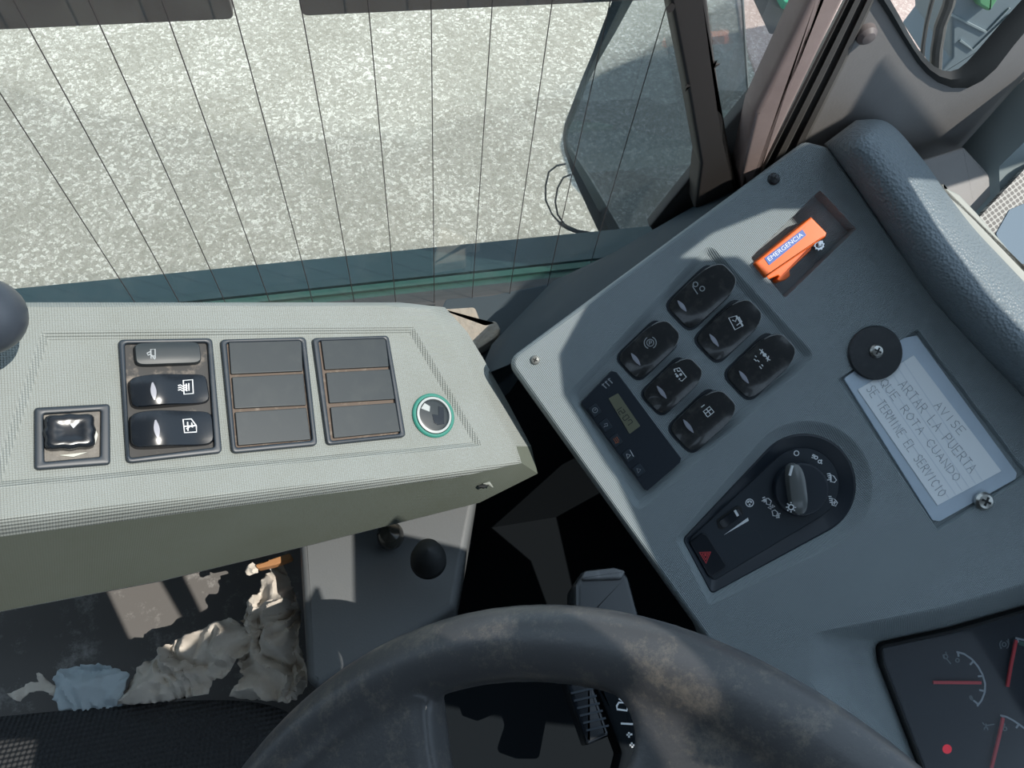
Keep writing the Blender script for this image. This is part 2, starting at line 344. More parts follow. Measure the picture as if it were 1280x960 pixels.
inn = [(1075, -62), (1113, 0), (1124, 19), (1136, 42), (1147, 60), (1158, 74), (1168, 83), (1178, 88), (1188, 89), (1198, 86), (1208, 78), (1221, 64), (1250, 30), (1277, 0), (1335, -62)]
out = [(1060, -62), (1097, 0), (1110, 20), (1124, 43), (1136, 62), (1146, 78), (1158, 92), (1172, 103), (1190, 110), (1210, 110), (1228, 101), (1245, 86), (1268, 56), (1290, 30), (1378, -62)]
mid = [((a[0]*.5+c[0]*.5), (a[1]*.5+c[1]*.5)) for a, c in zip(inn, out)]
b = BM(); o_ = FW.P(out, .004)
tr = [Vector((p.x, p.y, 0)) for p in FW.P([(995, 330), (1000, 200), (1014, 162), (1052, 82), (1091, 0), (1116, -62)], .004)] + [Vector((p.x, p.y, 0)) for p in o_[1:]] + [Vector((p.x, p.y, 0)) for p in FW.P([(1400, -50), (1282, 95), (1207, 181), (1250, 232), (1262, 300), (1200, 330)], .004)]
plate(b, tr, [], .004); mk('wall_corner', b, m_trim, frame=FW, kind='structure')
b = BM(); loft(b, [FW.P(out, .003), FW.P(out, .0055), FW.P(mid, .0065), FW.P(inn, .003), FW.P(inn, -.02)], closed=False); mk('window_2', b, m_rubber, frame=FW, kind='structure')
b = BM(); gp = FW.P(inn, -.012); b.faces.new([b.verts.new(p) for p in gp]); mk('pane', b, m_glass, bpy.data.objects['window_2'])
b = BM(); c = FW.loc(1081, 40, .004); spin(b, [(.0065, .004), (.0062, .008), (.004, .0105), (.001, .0112)], (c.x, c.y)); mk('trim_button', b, mat('brown_grey_cap', (.16, .14, .14), .5), bpy.data.objects['wall_corner'])
# lower flank of the corner down to the perforated grille
b = BM(); up = [FW.world(*p, .006) for p in ((1200, 186), (1240, 142), (1285, 92), (1420, -40))]; lo = [FD.world(*p, -.05) for p in ((1222, 275), (1250, 245), (1284, 213), (1420, 60))]
md = [a.lerp(c_, .5)+Vector((-.004, -.012, .0)) for a, c_ in zip(up, lo)]
loft(b, [up, md, lo], closed=False); mk('wall_corner_flank', b, mat('blue_grey_trim', (.24, .29, .30), .55, bump=('noise', 400, .0001)), kind='structure')
fslab('wall_corner_foot', FD, [(1150, 200), (1206, 182), (1252, 232), (1224, 274), (1200, 300), (1160, 260)], .003, -.09, -.055, .003, m_trim, kind='structure')

# outside, seen through the corner window
FO = Frame((0, .58, .6), E3[0], E3[2])
b = BM(); tube(b, FO.P([(1172, -20), (1164, 5), (1158, 30), (1154, 55), (1151, 90)]), .0022, 8); tube(b, FO.P([(1194, -30), (1186, 5), (1176, 30), (1171, 60), (1169, 100)]), .0062, 10)
mk('wiper_arm', b, m_seal, frame=FO, label='dark curved wiper arm and hose seen through the corner window', cat='wiper')
t = thing('planter_box', FG.sub(1230, 30), 'blue-grey box with a green top seen through the corner window', 'box'); F0 = Frame((0, .64, .1), E3[0], E3[2])
b = BM(); slab(b, rounded(F0.P([(1189, -60), (1189, 74), (1170, 96), (1300, 96), (1420, -60)]), .004), -.10, 0, .004); mk('body', b, m_ledge, t, F0)
b = BM()
strokes(b, F0, [[(1189, 18), (1233, 40), (1262, 10)], [(1200, 50), (1216, 62), (1262, 18)]], .001, .0022, .001); mk('edge_rib', b, mat('pale_edge', (.30, .36, .38), .6), t, F0)
b = BM(); slab(b, rounded(F0.P([(1212, -40), (1216, 0), (1232, 10), (1245, -10), (1240, -40)]), .004), 0, .01, .004); mk('green_top', b, m_leaf, t, F0)

# ------------------------------------------------------------------ swung-out quarter window beyond the glass, with its cable
FQ = Frame((0, .47, .7), E3[0], E3[2]); zq = zm(680, 0, 320/991)
to = zq((330, -160), (265, 0), (228, 95), (190, 200), (148, 300), (110, 400), (80, 480), (72, 530), (80, 590), (105, 660), (130, 720), (170, 810), (215, 905), (240, 960))
ti = zq((420, -160), (345, 0), (285, 110), (215, 230), (165, 330), (125, 430), (97, 500), (90, 535), (100, 570), (125, 610), (165, 670), (225, 770), (290, 880), (330, 950))
q = thing('quarter_window', FQ, 'dark-framed tinted window pane standing open outside, behind the side glass', 'window')
b = BM(); mdq = [((a[0]+c[0])/2, (a[1]+c[1])/2) for a, c in zip(to, ti)]
loft(b, [FQ.P(to, -.008), FQ.P(to, .002), FQ.P(mdq, .006), FQ.P(ti, .002), FQ.P(ti, -.008)], closed=False); mk('frame', b, mat('blue_black_frame', (.03, .045, .05), .4), q)
b = BM(); pp = ti+[(830, 320), (938, 240), (940, 215), (934, 100), (927, -60)]; plate(b, [Vector((p.x, p.y, 0)) for p in FQ.P(pp, -.003)], [], -.003); mk('pane', b, m_tint, q)
b = BM(); tube(b, FQ.P([(926, -80), (928, 0), (934, 100), (939, 165), (942, 222)], -.002), .0012, 6); mk('pane_edge', b, mat('pale_edge_seal', (.3, .33, .34), .3), q)
b = BM(); FL = Frame((0, .45, .7), E3[0], E3[2])
tube(b, FL.P([(707, 205), (696, 207), (686, 215), (682, 232), (682, 250), (690, 268), (700, 279), (716, 287), (735, 290)]), .0009, 8)
tube(b, FL.P([(714, 218), (704, 222), (697, 235), (694, 252), (697, 268), (706, 281), (722, 288), (738, 291)]), .0009, 8)
tube(b, FL.P([(700, 279), (712, 286), (726, 291), (745, 294)]), .0022, 8)
mk('cable_loop', b, m_black_cab, frame=FL, label='thin black cable looped outside the glass beside the quarter window', cat='cable')

# ================================================================== DASH PANEL (right)
z6 = zm(780, 220, 300/1108); z5a = zm(640, 380, 300/960); z7 = zm(840, 520, .25); z8 = zm(1030, 380, 250/828); z9 = zm(1040, 740, 240/1047)
dash = thing('dashboard', FD, 'grey textured moulded dashboard panel holding rockers, clock and light switch', 'dashboard')
def R2(pts, h=0, rad=.002, seg=5): return rounded(FD.P(pts, h), rad, seg)
outer = R2([(641, 452), (1008, 181), (1035, 188), (1100, 282), (1170, 378), (1285, 500), (1500, 760), (1500, 1160), (1010, 1160), (930, 890), (885, 792)], 0, .006)
h_rock = R2([(709, 492), (886, 303), (1021, 445), (797, 643)], 0, .0075)
h_toy = R2([(1025, 237), (1071, 286), (981, 373), (938, 322)], 0, .002)
cc = FD.loc(1009, 608); kr = (FD.loc(1091, 608)-cc).length
# teardrop ring = two corners + arc round the knob
def teardrop(r_, p1, p2, h):
    a1, a2 = FD.loc(*p1, h), FD.loc(*p2, h); pts = [Vector((a1.x, a1.y, 0)), Vector((a2.x, a2.y, 0))]
    def tang(p, sgn):
        dv = Vector((p.x-cc.x, p.y-cc.y)); a = math.atan2(dv.y, dv.x); return a+sgn*math.acos(min(1, r_/dv.length))
    opts = []
    for s1 in (1, -1):
        t1, t2 = tang(a1, s1), tang(a2, -s1); span = (t1-t2) % 6.28318 if s1 == -1 else (t2-t1) % 6.28318
        opts.append((abs(span), s1, t1, t2))
    arcs = []
    for _, s1, t1, t2 in opts:
        L = (t1-t2) % 6.28318; arc1 = [t2+L*k/36 for k in range(37)]
        L2 = (t2-t1) % 6.28318; arc2 = [t2-L2*k/36 for k in range(37)]
        arcs += [(arc1, L), (arc2, L2)]
    best = None
    mid_ = Vector(((a1.x+a2.x)/2-cc.x, (a1.y+a2.y)/2-cc.y)).normalized()
    for ar, L in arcs:
        m_ = ar[18]; far = -(math.cos(m_)*mid_.x+math.sin(m_)*mid_.y)
        pl = [Vector((cc.x+r_*math.cos(x), cc.y+r_*math.sin(x), 0)) for x in ar]
        per = (pl[0]-pts[1]).length+(pl[-1]-pts[0]).length; score = far*10 - per*10 + abs(area2(pts[:1]+pts[1:]+pl))*100
        if best is None or score > best[0]: best = (score, pl)
    pl = best[1]
    ring = [pts[0]]+[pts[1]]+pl
    if area2(ring) < 0: ring = [pts[0], pts[1]][::-1]+pl[::-1]; ring = ring[::-1]; ring = ring if area2(ring) > 0 else ring[::-1]
    # corner rounding of the first two
    n = len(ring); res = []
    for i, p in enumerate(ring):
        if any((p-q_).length < 1e-9 for q_ in pts):
            e = (ring[i-1]-p).normalized()*.003; g = (ring[(i+1) % n]-p).normalized()*.003
            for k in range(5):
                t_ = k/4; res.append((p+e)*(1-t_)**2+p*2*t_*(1-t_)+(p+g)*t_*t_)
        else: res.append(p)
    return res
T0 = teardrop(kr, (844, 674), (887, 757), 0)
h_card = R2([(1046, 474), (1147, 411), (1287, 594), (1172, 664)], 0, .002)
h_clu = R2([(1011, 792), (1180, 758), (1420, 686), (1480, 1100), (1140, 1120), (1085, 960), (1012, 850)], 0, .010, 8)
b = BM(); plate(b, outer, [h_rock, h_toy, T0, h_card, h_clu], 0)
# outer roll-off
loft(b, [at(outer, 0), at(off(outer, -.0015), -.0006), at(off(outer, -.003), -.003), at(off(outer, -.0035), -.03)])
# rocker recess: sloping sides to a shallow floor
def well(b, ring, steps, cap=True): loft(b, [at(ring, 0)]+[at(off(ring, a), h) for a, h in steps], False, cap)
well(b, h_rock, [(.0008, -.0003), (.0022, -.0016), (.0046, -.0036), (.0056, -.004)])
well(b, h_toy, [(.0004, -.0006), (.0008, -.010)])
well(b, h_card, [(.0005, -.0004), (.001, -.003)])
T1 = teardrop(kr*.80, (853, 674), (889.5, 743), -.005); T2 = teardrop(kr*.575, (860, 675), (892, 727), -.008)
lr = lambda a, c_, k, h: [Vector((p.x*(1-k)+q_.x*k, p.y*(1-k)+q_.y*k, h)) for p, q_ in zip(a, c_)]
loft(b, [at(T0, 0), lr(T0, T1, .12, -.0004), lr(T0, T1, .35, -.0018), lr(T0, T1, .75, -.0042), lr(T0, T1, 1, -.0052), lr(T0, T1, 1.05, -.009)])
clu_in = rounded(FD.P([(1097, 806), (1190, 786), (1440, 715), (1500, 1100), (1190, 1120), (1150, 960), (1100, 830)], -.030), .006, 8)
mixr = lambda k: [Vector((p.x*(1-k)+q_.x*k, p.y*(1-k)+q_.y*k, 0)) for p, q_ in zip(h_clu, clu_in)]
loft(b, [at(h_clu, 0), at(mixr(.05), -.0006), at(mixr(.14), -.003), at(mixr(.35), -.011), at(mixr(1), -.034)])
mk('panel_shell', b, m_dash, dash, ang=50)
# screws
def screw(F, px, py, r_, h, name, m, parent=None, **k):
    c = F.loc(px, py, h); b = BM(); spin(b, [(r_, h), (r_*.97, h+r_*.25), (r_*.75, h+r_*.5), (r_*.35, h+r_*.58), (.0001, h+r_*.6)], (c.x, c.y), 24)
    o = mk(name, b, m, parent, F, **k); b = BM()
    for a in (.5, .5+math.pi/2):
        ux, uy = math.cos(a)*r_*.5, math.sin(a)*r_*.5; wx, wy_ = -math.sin(a)*r_*.11, math.cos(a)*r_*.11
        vs = [Vector((c.x+s1*ux+s2*wx, c.y+s1*uy+s2*wy_, 0)) for s1, s2 in ((1, 1), (-1, 1), (-1, -1), (1, -1))]
        if area2(vs) < 0: vs = vs[::-1]
        slab(b, vs, h, h+r_*.64, .00005)
    mk('cross_slot', b, m_rubber, o, F); return o
screw(FD, 967, 224, .0040, 0, 'screw', mat('black_screw', (.02, .022, .025), .3), label='black cross-head screw near the top corner of the dashboard panel', cat='screw')
screw(FD, 669, 450, .0032, 0, 'screw', mat('grey_screw', (.25, .26, .25), .4, metal=.5), label='small screw in the sunlit left corner of the dashboard panel', cat='screw')
# seams: label card on its metal plate
pl_ = thing('card_holder', FD, 'grey metal plate holding a pencil-written paper note on the dashboard', 'sign')
b = BM(); slab(b, R2(z8((82, 308), (130, 275), (330, 140), (385, 130), (800, 700), (795, 725), (480, 900), (450, 895)), -.001, .002), -.0028, -.0012, .0003); mk('plate', b, m_steel, pl_)
b = BM(); slab(b, R2(z8((140, 355), (372, 212), (735, 692), (470, 834)), -.0006, .0003), -.0012, -.0006, .0001); pa = mk('paper', b, m_paper, pl_)
zh = zm(1040, 440, 180/864)
b = BM(); F_ = FD; rl = []
for k in (.22, .34, .46, .58, .70, .82):
    P0 = (155+(490-155)*k, 235+(20-235)*k); P1 = (632+(960-632)*k, 920+(735-920)*k)
    rl.append(zh(P0, P1))
strokes(b, FD, rl, -.00055, .0004, .00008); mk('ruled_line', b, m_line, pl_)
GL = {'A': [[(0, 0), (.5, 1), (1, 0)], [(.2, .4), (.8, .4)]], 'V': [[(0, 1), (.5, 0), (1, 1)]], 'I': [[(.5, 0), (.5, 1)]], 'S': [[(1, .9), (.5, 1), (.1, .8), (.3, .55), (.8, .45), (.9, .15), (.5, 0), (0, .1)]],
      'E': [[(1, 1), (0, 1), (0, 0), (1, 0)], [(0, .5), (.8, .5)]], 'R': [[(0, 0), (0, 1), (.8, .95), (.9, .7), (.7, .5), (0, .5)], [(.4, .5), (1, 0)]], 'T': [[(0, 1), (1, 1)], [(.5, 1), (.5, 0)]], 'L': [[(0, 1), (0, 0), (.9, 0)]],
      'P': [[(0, 0), (0, 1), (.8, .95), (.9, .7), (.7, .5), (0, .5)]], 'U': [[(0, 1), (0, .2), (.5, 0), (1, .2), (1, 1)]], 'Q': [[(.5, 0), (0, .3), (0, .7), (.5, 1), (1, .7), (1, .3), (.5, 0)], [(.6, .3), (1, -.1)]],
      'O': [[(.5, 0), (0, .3), (0, .7), (.5, 1), (1, .7), (1, .3), (.5, 0)]], 'C': [[(1, .85), (.5, 1), (0, .7), (0, .3), (.5, 0), (1, .15)]], 'N': [[(0, 0), (0, 1), (1, 0), (1, 1)]], 'D': [[(0, 0), (0, 1), (.7, .85), (1, .5), (.7, .15), (0, 0)]], 'M': [[(0, 0), (.1, 1), (.5, .4), (.9, 1), (1, 0)]]}
b = BM(); random.seed(5); wl = []
def write(s, p0, p1, hgt):
    n = len(s); dx, dy = (p1[0]-p0[0])/n, (p1[1]-p0[1])/n; L = math.hypot(dx, dy); ux, uy = dx/L, dy/L; vx, vy = uy, -ux
    for i, ch in enumerate(s):
        for st in GL.get(ch, []):
            j = random.uniform(-.06, .06); wl.append([(p0[0]+dx*i+ux*L*.72*(x+j*y)+vx*hgt*y, p0[1]+dy*i+uy*L*.72*(x+j*y)+vy*hgt*y) for x, y in st])
for s, a, c_, hh in (('AVISE', (610, 325), (775, 510), 50), ('ARTAR LA PUERTA', (395, 200), (835, 740), 60), ('QUE ROTA CUANDO', (285, 185), (745, 790), 50), ('SE TERMINE EL SERVICIO', (205, 225), (650, 880), 55)):
    P0, P1 = zh(a, c_); write(s, P0, P1, hh*180/864)
strokes(b, FD, wl, -.0005, .00032, .0001); mk('handwriting', b, m_ink, pl_)
dk = thing('rubber_disc', FD, 'round black rubber washer screwed over the top corner of the card holder', 'washer')
c = FD.loc(1094, 441, .001); b = BM(); spin(b, [(.0178, -.0005), (.0180, .0012), (.0172, .0022), (.010, .0026), (.0001, .0026)], (c.x, c.y), 48); mk('disc', b, mat('dull_black_rubber', (.022, .026, .03), .45, mott=(90, .5, (.06, .065, .07), .5, .75)), dk)
c2 = screw(FD, 1095, 439, .0047, .0024, 'screw', m_screw, dk)
screw(FD, 1229, 626, .0062, .0002, 'screw', m_screw, label='zinc pan-head screw at the lower corner of the card holder', cat='screw')

# rocker switches on the dash
def rocker_mesh(L, W, hf, base=0, n=16, m_=10, sq=3.2, bullet=False, mi=0, bm=None):
    b = bm or BM()
    def shape(a, c):                              # square -> superellipse
        k = (abs(a)**sq+abs(c)**sq)**(1/sq); mx = max(abs(a), abs(c)); s = mx/k if k > 1e-9 else 1
        x, y = a*s, c*s
        if bullet and x > 0: y *= 1-.30*x*x*x
        return x, y
    vs = {}
    for i in range(n+1):
        for j in range(m_+1):
            x, y = shape(-1+2*i/n, -1+2*j/m_); vs[i, j] = b.verts.new((x*L/2*.965, y*W/2*.93, hf(x, y)))
    for i in range(n):
        for j in range(m_): b.faces.new((vs[i, j], vs[i+1, j], vs[i+1, j+1], vs[i, j+1])).material_index = mi
    ed = [(i, 0) for i in range(n)]+[(n, j) for j in range(m_)]+[(i, m_) for i in range(n, 0, -1)]+[(0, j) for j in range(m_, 0, -1)]
    r0 = [vs[e] for e in ed]; cur = r0
    for s, dh, fx in ((1.02, -.0006, 0), (1.036, -.0016, 0), (1.045, 0, 1)):
        nr = []
        for v in r0: nr.append(b.verts.new((v.co.x*s, v.co.y*s*1.012, base if fx else max(base, v.co.z+dh))))
        k = len(cur)
        for i in range(k): b.faces.new((cur[i], cur[(i+1) % k], nr[(i+1) % k], nr[i])).material_index = mi
        cur = nr
    return b
m_edge = mat('painted_edge_highlight', (.26, .27, .27), .3)  # bevel highlight painted as a pale line round the rocker's raised end
def dash_rocker(px, py, L, W, d0, d1, sink, label, lens, icon, icm, ang=(.72, -.69)):
    L *= 1.10; W *= 1.06; F = FD.sub(px, py, ang[0], ang[1], -.004)
    t = thing('rocker_switch', F, label, 'switch', 'rocker switches in the dashboard recess')
    hf = lambda x, y: d0+(d1-d0)*(.5+.5*x)-.0012*abs(y)**3-.003*max(0, x-.45)**2-.004*max(0, -x-.3)**2
    b = rocker_mesh(L, W, hf, -.001, bullet=True, sq=5.5); mk('rocker', b, m_rocker, t, F, ang=28)
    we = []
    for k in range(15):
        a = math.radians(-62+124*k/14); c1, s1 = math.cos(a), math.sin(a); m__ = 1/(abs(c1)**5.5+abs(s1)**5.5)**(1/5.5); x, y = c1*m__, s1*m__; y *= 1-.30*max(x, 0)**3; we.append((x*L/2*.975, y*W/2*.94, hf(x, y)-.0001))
    b = BM(); tube(b, we, [.00012]+[.00034]*13+[.00012], 6); mk('edge_highlight', b, m_edge, t, F)
    rg = rounded([(-L/2*1.05, -W/2*1.05), (L/2*.9, -W/2*1.05), (L/2*.9, W/2*1.05), (-L/2*1.05, W/2*1.05)], W*.3); b = BM(); slab(b, rg, -.002, .0006, .0004); mk('socket', b, m_pod, t, F)
    def hh(a, c_):
        p = F.loc(a, c_, (d0+d1)/2); x, y = p.x/(L/2), p.y/(W/2); p = F.loc(a, c_, hf(x, y)); return hf(p.x/(L/2), p.y/(W/2))+.0001
    b = BM(); a0, a1 = lens; ln = []
    for k in range(9):
        s_ = k/8; cx, cy = a0[0]+(a1[0]-a0[0])*s_, a0[1]+(a1[1]-a0[1])*s_; ln.append((cx, cy))
    P = [F.loc(x, y, hh(x, y)) for x, y in ln]; rr = []
    for k, p in enumerate(P):
        tt = (P[min(k+1, 8)]-P[max(k-1, 0)]).normalized(); q_ = Vector((-tt.y, tt.x, 0))*(.0002+.0012*math.sin(math.pi*k/8)); z1 = Vector((0, 0, .00025)); z0 = Vector((0, 0, -.0006)); rr.append([p+q_+z0, p+q_+z1, p-q_+z1, p-q_+z0])
    loft(b, rr, True, True); mk('indicator_lens', b, m_lens, t, F)
    b = BM(); strokes(b, F, icon, hh, .00058, .00018); mk('icon', b, icm, t, F)
def circ(cx, cy, r_, n=14, a0=0, a1=360): return [(cx+r_*math.cos(math.radians(a0+(a1-a0)*k/n)), cy+r_*math.sin(math.radians(a0+(a1-a0)*k/n))) for k in range(n+1)]
def zl(z, *lines): return [z(*l) for l in lines]
m_ic = m_white
zc = zm(700, 440, 180/960)
dash_rocker(876, 370, .040, .024, .004, .014, 0, 'black rocker with two joined circles, topmost in the dashboard recess', z6((248, 575), (288, 625)),
            zl(z6, circ(330, 500, 11), circ(361, 520, 11), [(318, 512), (340, 545)], [(322, 490), (318, 512)]), m_dim)
dash_rocker(910, 412, .039, .023, .004, .011, 0, 'black rocker with white bus-and-arrow symbol, right of the topmost one', z6((395, 730), (437, 787)),
            zl(z6, [(483, 655), (520, 645), (550, 690), (512, 710), (483, 655)], [(500, 665), (515, 672), (520, 655)], [(520, 690), (535, 678)], [(530, 650), (545, 675)], [(515, 645), (548, 695)]), m_ic)
dash_rocker(950, 456, .041, .025, .004, .010, 0, 'black rocker with axle-and-wheels symbol at the right corner of the recess', z6((532, 900), (575, 957)),
            zl(z6, [(625, 800), (645, 815)], [(640, 800), (630, 822)], [(655, 842), (675, 850)], [(668, 830), (662, 856)], [(635, 812), (665, 842)], circ(649, 826, 7, 8), circ(649, 826, 4, 8), [(605, 830), (612, 836)], [(615, 850), (625, 858)], [(635, 870), (642, 878)], [(600, 845), (612, 855)], [(625, 878), (635, 890)]), m_ic)
dash_rocker(811, 436, .037, .022, .004, .011, 0, 'black rocker with circled parking brake symbol, leftmost of the six', z5a((477, 197), (513, 245)),
            zl(z5a, circ(553, 155, 14), circ(553, 155, 24, 8, -70, 60), circ(553, 155, 24, 8, 110, 240), [(549, 163), (549, 147), (557, 148), (558, 155), (550, 157)]), m_dim)
dash_rocker(840, 481, .036, .021, .004, .011, 0, 'black rocker with coach-and-dots symbol, middle of the left row', z5a((580, 328), (618, 378)),
            zl(z5a, [(647, 262), (668, 255), (697, 292), (680, 308), (673, 306)], [(648, 262), (652, 272)], [(660, 262), (664, 270), (673, 268)], circ(675, 282, 4, 8), circ(675, 282, 2, 6), circ(661, 288, 4, 8), circ(661, 288, 2, 6), circ(655, 280, 2, 6), circ(670, 300, 2, 6)), m_ic)
dash_rocker(878, 524, .039, .024, .004, .0105, 0, 'black rocker with white bus-front symbol, lowest in the recess', z5a((685, 462), (726, 515)),
            zl(z5a, [(757, 413), (770, 403)], [(765, 430), (790, 410), (808, 432), (783, 452), (765, 430)], [(778, 420), (795, 442)], [(772, 440), (797, 420)], [(768, 432), (780, 450)]), m_ic)

# clock / heater timer
ck = thing('heater_timer', FD, 'dark timer unit with small display reading 12:07 and five buttons', 'clock')
b = BM(); slab(b, R2(z5a((276, 395), (398, 268), (418, 272), (677, 618), (672, 635), (542, 748), (530, 742)), -.001, .001), -.0045, -.0008, .0004); mk('faceplate', b, m_pod, ck)
b = BM(); slab(b, R2(z5a((386, 378), (424, 357), (513, 488), (470, 520)), -.0006, .0006), -.001, -.0004, .0001); mk('display', b, m_lcd, ck)
SEG = {'1': 'bc', '2': 'abged', '0': 'abcdef', '7': 'abcf'}
SP = {'a': [(0, 1), (1, 1)], 'b': [(1, 1), (1, .5)], 'c': [(1, .5), (1, 0)], 'd': [(0, 0), (1, 0)], 'e': [(0, 0), (0, .5)], 'f': [(0, .5), (0, 1)], 'g': [(0, .5), (1, .5)]}
b = BM(); ls = []
O = Vector((412, 412)); U = Vector((62, 85)).normalized(); V = Vector((U.y, -U.x))
for i, ch in enumerate(('1', '2', '0', '7')):
    base = O+U*(i*23+(5 if i > 1 else 0)+2)-V*2
    for s_ in SEG[ch]: ls.append([tuple(base+U*(14*x)+V*(24*y)) for x, y in SP[s_]])
for yy in (6, 16): p = O+U*47+V*yy; ls.append([tuple(p), tuple(p+U*2)])
strokes(b, FD, [z5a(*l) for l in ls], -.0004, .0005, .0001); mk('digits', b, m_lcdseg, ck)
b = BM(); strokes(b, FD, zl(z5a, [(360, 320), (378, 337)], [(372, 310), (390, 328)], [(384, 299), (402, 317)], [(360, 326), (368, 318)], [(372, 316), (380, 308)], [(384, 305), (392, 297)]), -.0008, .0007, .0002); mk('heat_symbol', b, m_dim, ck)
bp = [(332, 425), (375, 485), (416, 545), (466, 606), (507, 664)]
for i, (x, y) in enumerate(bp):
    c = FD.loc(*z5a((x, y))[0], -.0004); F = FD.sub(*z5a((x, y))[0], .585, .811, -.0004)
    b = BM(); slab(b, rounded([(-.0035, -.0031), (.0035, -.0031), (.0035, .0031), (-.0035, .0031)], .0008), -.0006, .0006, .0003); bt = mk('button', b, m_frame, ck, F)
    zz = z5a
    ic = [[circ(x, y, 10), [(x, y), (x+4, y-5)], [(x, y), (x-4, y-2)]], [[(x-6, y-4), (x+6, y-8), (x+8, y+2), (x-2, y+4)], [(x-8, y+8), (x-2, y+2)]], [[(x-10, y-6), (x+0, y+10)], [(x-4, y-10), (x+6, y+6)], [(x+2, y-14), (x+12, y+2)], [(x-2, y+12), (x+12, y+6)]], [[(x-8, y-6), (x+8, y-2), (x-4, y+12), (x-8, y-6)], [(x+6, y-22), (x+20, y+4)]], [[(x-8, y-6), (x+8, y-2), (x-2, y+12), (x-8, y-6)]]][i]
    b = BM(); strokes(b, F, [zz(*l) for l in ic], .0006, .0004, .00015); mk('icon', b, (m_dim, m_dim, m_orange_p, m_white, m_dim)[i], bt, F)

# toy-like emergency tool in its recess
ty = thing('emergency_tool', FD, 'small orange plastic bus-shaped tool with blue EMERGENCIA label in its recess', 'tool')
b = BM(); slab(b, R2(z6((600, 402), (862, 188), (935, 262), (930, 282), (900, 300), (662, 462), (655, 470)), .003, .0012), -.0095, .004, .0012); mk('body', b, m_orange, ty)
b = BM(); slab(b, R2(z6((655, 455), (925, 262), (932, 285), (870, 318), (862, 345), (765, 435), (768, 462), (745, 480), (718, 488), (703, 478), (716, 458), (662, 480)), -.001, .0015), -.0095, -.0005, .001); mk('grip', b, m_orange, ty)
b = BM(); slab(b, R2(z6((648, 380), (824, 247), (842, 273), (670, 412)), .0042, .0004), .0038, .0043, .0001); lb = mk('label_plate', b, m_blue, ty)
c0, c1 = z6((655, 396), (833, 261)); F = FD.sub((c0[0]+c1[0])/2, (c0[1]+c1[1])/2, c1[0]-c0[0], c1[1]-c0[1], .0043)
me = text_mesh('EMERGENCIA', .0040, .00008, 1.0); wdt = max(v.co.x for v in me.vertices)-min(v.co.x for v in me.vertices); want = (FD.loc(*z6((668, 392))[0], .0043)-FD.loc(*z6((822, 270))[0], .0043)).length
me.transform(Matrix.Diagonal((want/wdt, 1.0, 1, 1))); mk('lettering', me, m_white, lb, F)
c = FD.sub(*z6((897, 320))[0], .72, -.69, -.004); b = BM()
n = 40; rg = [Vector(((.0040 if k % 4 < 2 else .0034)*math.cos(6.28318*k/n), (.0040 if k % 4 < 2 else .0034)*math.sin(6.28318*k/n), 0)) for k in range(n)]
slab(b, rg, -.002, .0015, .0004); spin(b, [(.0018, .0014), (.0018, .003), (.0005, .0032)]); mk('spark_wheel', b, m_chrome, ty, c)

# light switch pod
pod = thing('light_switch_pod', FD, 'black teardrop light switch unit with rotary knob and red hazard button', 'switch')
b = BM(); loft(b, [lr(T1, T2, -.02, -.0075), lr(T1, T2, .02, -.0054), lr(T1, T2, .15, -.0050), lr(T1, T2, .6, -.0070), lr(T1, T2, .95, -.0086), lr(T1, T2, 1.0, -.0090)], False, True); mk('bezel', b, m_pod, pod)
b = BM(); T3 = off(T2, .0005); slab(b, T3, -.009, -.0082, .0003); mk('face_plate', b, mat('pod_face', (.016, .024, .034), .5), pod)
HB = -.0082
F = FD.sub(*z7((635, 362))[0], .585, .811, HB); b = BM(); rk = (FD.loc(*z7((770, 362))[0], HB)-FD.loc(*z7((635, 362))[0], HB)).length
spin(b, [(rk, 0), (rk, .004), (rk*.96, .0052), (rk*.88, .0056), (.0001, .0056)], n=48); kn = mk('rotary_knob', b, m_pod, pod, F)
# grip bar on the knob
Fg = FD.sub(*z7((612, 362))[0], .12, .99, HB+.0056); b = BM(); L_ = rk*1.86; hf = lambda x, y: .0085*(1-.35*abs(x)**3)-.0012*abs(y)**2
rocker_mesh(L_, rk*.62, hf, -.0002, sq=3, bm=b); mk('grip', b, m_silver, kn, Fg)
b = BM(); strokes(b, Fg, zl(z7, [(602, 247), (588, 298)]), .0078, .0014, .0006); mk('pointer_mark', b, m_white, kn, Fg)
